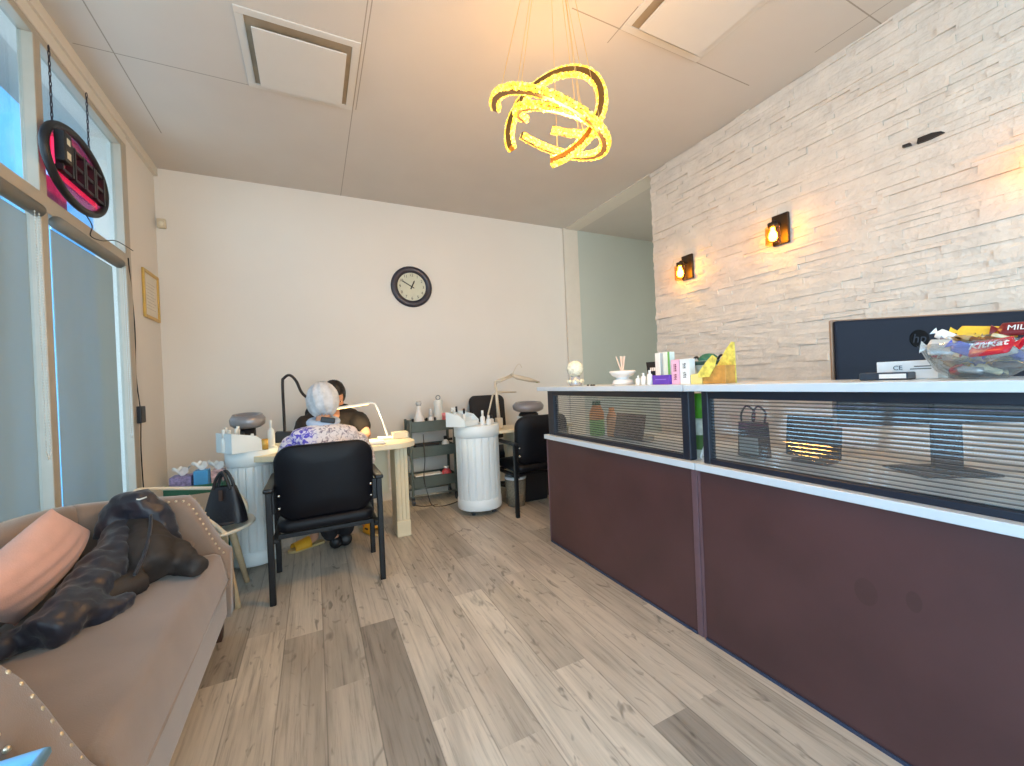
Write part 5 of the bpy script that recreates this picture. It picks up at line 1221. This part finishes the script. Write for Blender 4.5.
for s_ in ('l', 'r'):
    h0, t0 = V(C1['he' + s_]), V(C1['to' + s_]); d0 = (t0 - h0).normalized()
    link('shoe', join([skin([tuple(h0 - d0 * .05) + (.05, .055), tuple(h0.lerp(t0, .5)) + (.052, .05), tuple(t0 + d0 * .06) + (.05, .036)], [(0, 1), (1, 2)])], .006, 2), mat('black shoe', (18, 18, 22), .5), cust)
def hairf(q):
    x, y, z = q; r = V((x * .100, y * .112, z * .124))
    a = math.atan2(y, x); r *= 1 + .035 * math.sin(11 * a + 3 * z) + .02 * math.sin(23 * a)
    return r
mb = MB().sph((0, -.018, .012), 1, 48, 28, fn=hairf)
dl = [v for v in mb.bm.verts if (v.co.y > .062 and v.co.z < .055) or v.co.z < -.104]; bmesh.ops.delete(mb.bm, geom=dl, context='VERTS')
h_ = obj('hair', mb, m_hair_w, cust, True); h_.data.transform(M4); so = h_.modifiers.new('thick', 'SOLIDIFY'); so.thickness = .012
obj('collar', MB().tube([(.05 + .078 * math.cos(a * PI / 10), 2.955 + .07 * math.sin(a * PI / 10), .968 + .012 * math.sin(a * PI / 10)) for a in range(20)], .026, 10, True), mat('pale blue collar', (176, 192, 214), .7), cust, True)
obj('hair_clip', MB().box((.075, 2.868, .985), (.085, .024, .035), Matrix.Rotation(.2, 3, 'Y')), m_blk, cust, bevel=.006)

T1 = dict(pelvis=(.13, 3.92, .55), waist=(.13, 3.90, .70), chest=(.14, 3.83, .87), neckb=(.14, 3.77, .985), necks=(.14, 3.745, 1.03), headb=(.142, 3.71, 1.08), head=(.150, 3.675, 1.125), yaw=PI + .15, pitch=.55,
          shl=(.325, 3.82, .935), ell=(.40, 3.66, .77), wrl=(.22, 3.46, .80), shr=(-.05, 3.82, .935), elr=(-.12, 3.66, .77), wrr=(.03, 3.46, .80),
          hipl=(.23, 3.88, .52), knl=(.30, 3.58, .52), cal=(.33, 3.60, .34), anl=(.345, 3.58, .10), hel=(.34, 3.575, .05), tol=(.385, 3.46, .038),
          hipr=(.03, 3.88, .52), knr=(-.02, 3.58, .52), car=(-.04, 3.56, .34), anr=(-.045, 3.49, .10), her=(-.03, 3.475, .05), tor=(-.14, 3.425, .038))
tech, M5 = person('person', 'nail technician in black tee with black hair bending over the desk', T1, m_skin)
f_ = lambda k, *r: T1[k] + r
v_, e_, x_ = torso(T1, (.185, .14), (.17, .13), (.185, .13), (.10, .085), (.078, .075), (.09, .085, .078), .8)
cloth('tee_shirt', v_, e_, m_tee, tech, extra=x_)
cloth('trousers', [f_('hipl', .10), f_('knl', .08), f_('cal', .07), (.343, 3.585, .14, .06)], [(0, 1), (1, 2), (2, 3)], m_trs, tech, extra=[([f_('hipr', .10), f_('knr', .08), f_('car', .07), (-.045, 3.50, .14, .06)], [(0, 1), (1, 2), (2, 3)])])
mb = MB().sph((0, -.016, .016), 1, 44, 26, fn=lambda q: V((q.x * .092, q.y * .108, q.z * .116)) * (1 + .02 * math.sin(17 * math.atan2(q.y, q.x))))
dl = [v for v in mb.bm.verts if (v.co.y > .055 and v.co.z < .05) or v.co.z < -.10]; bmesh.ops.delete(mb.bm, geom=dl, context='VERTS')
h_ = obj('hair', mb, m_hair_b, tech, True); h_.data.transform(M5); so = h_.modifiers.new('thick', 'SOLIDIFY'); so.thickness = .012
m_san = mat('yellow sandal strap', (226, 164, 36), .5, var=.08); m_sole = mat('sandal sole', (196, 172, 120), .7)
for k, s_ in enumerate(('r', 'l')):
    he, to = V(T1['he' + s_]), V(T1['to' + s_]); d = (to - he); d.z = 0; d.normalize(); c_ = (he + to) / 2 + d * .012; a = math.atan2(d.y, d.x)
    sd = thing('sandal', ('yellow strapped sandal under the left side of the nail desk', 'yellow strapped sandal near the cream desk leg')[k], 'sandal', (c_.x, c_.y, 0), a)
    def ol(s): return [(-.125 * s, -.03 * s), (-.13 * s, 0), (-.125 * s, .03 * s), (-.05 * s, .036 * s), (.04 * s, .046 * s), (.10 * s, .04 * s), (.13 * s, .01 * s), (.128 * s, -.015 * s), (.10 * s, -.04 * s), (.04 * s, -.046 * s), (-.05 * s, -.036 * s)]
    obj('sole', MB().prism([(p.x, p.y) for p in cat([(x, y, 0) for x, y in ol(1)], 4, True)], 2, 0, .018), m_sole, sd, bevel=.004)
    def strap(u, v):
        x = -.02 + .115 * u; a_ = PI * v; w_ = .054 - .004 * u; h = .082 - .022 * u
        return V((x, -w_ * math.cos(a_), .014 + (h - .014) * math.sin(a_) ** .8))
    o = obj('strap', MB().grid(strap, 10, 18), m_san, sd, True); so = o.modifiers.new('thick', 'SOLIDIFY'); so.thickness = .006
    obj('buckle', MB().box((.03, -.046, .05), (.04, .006, .012)), m_blk, sd)
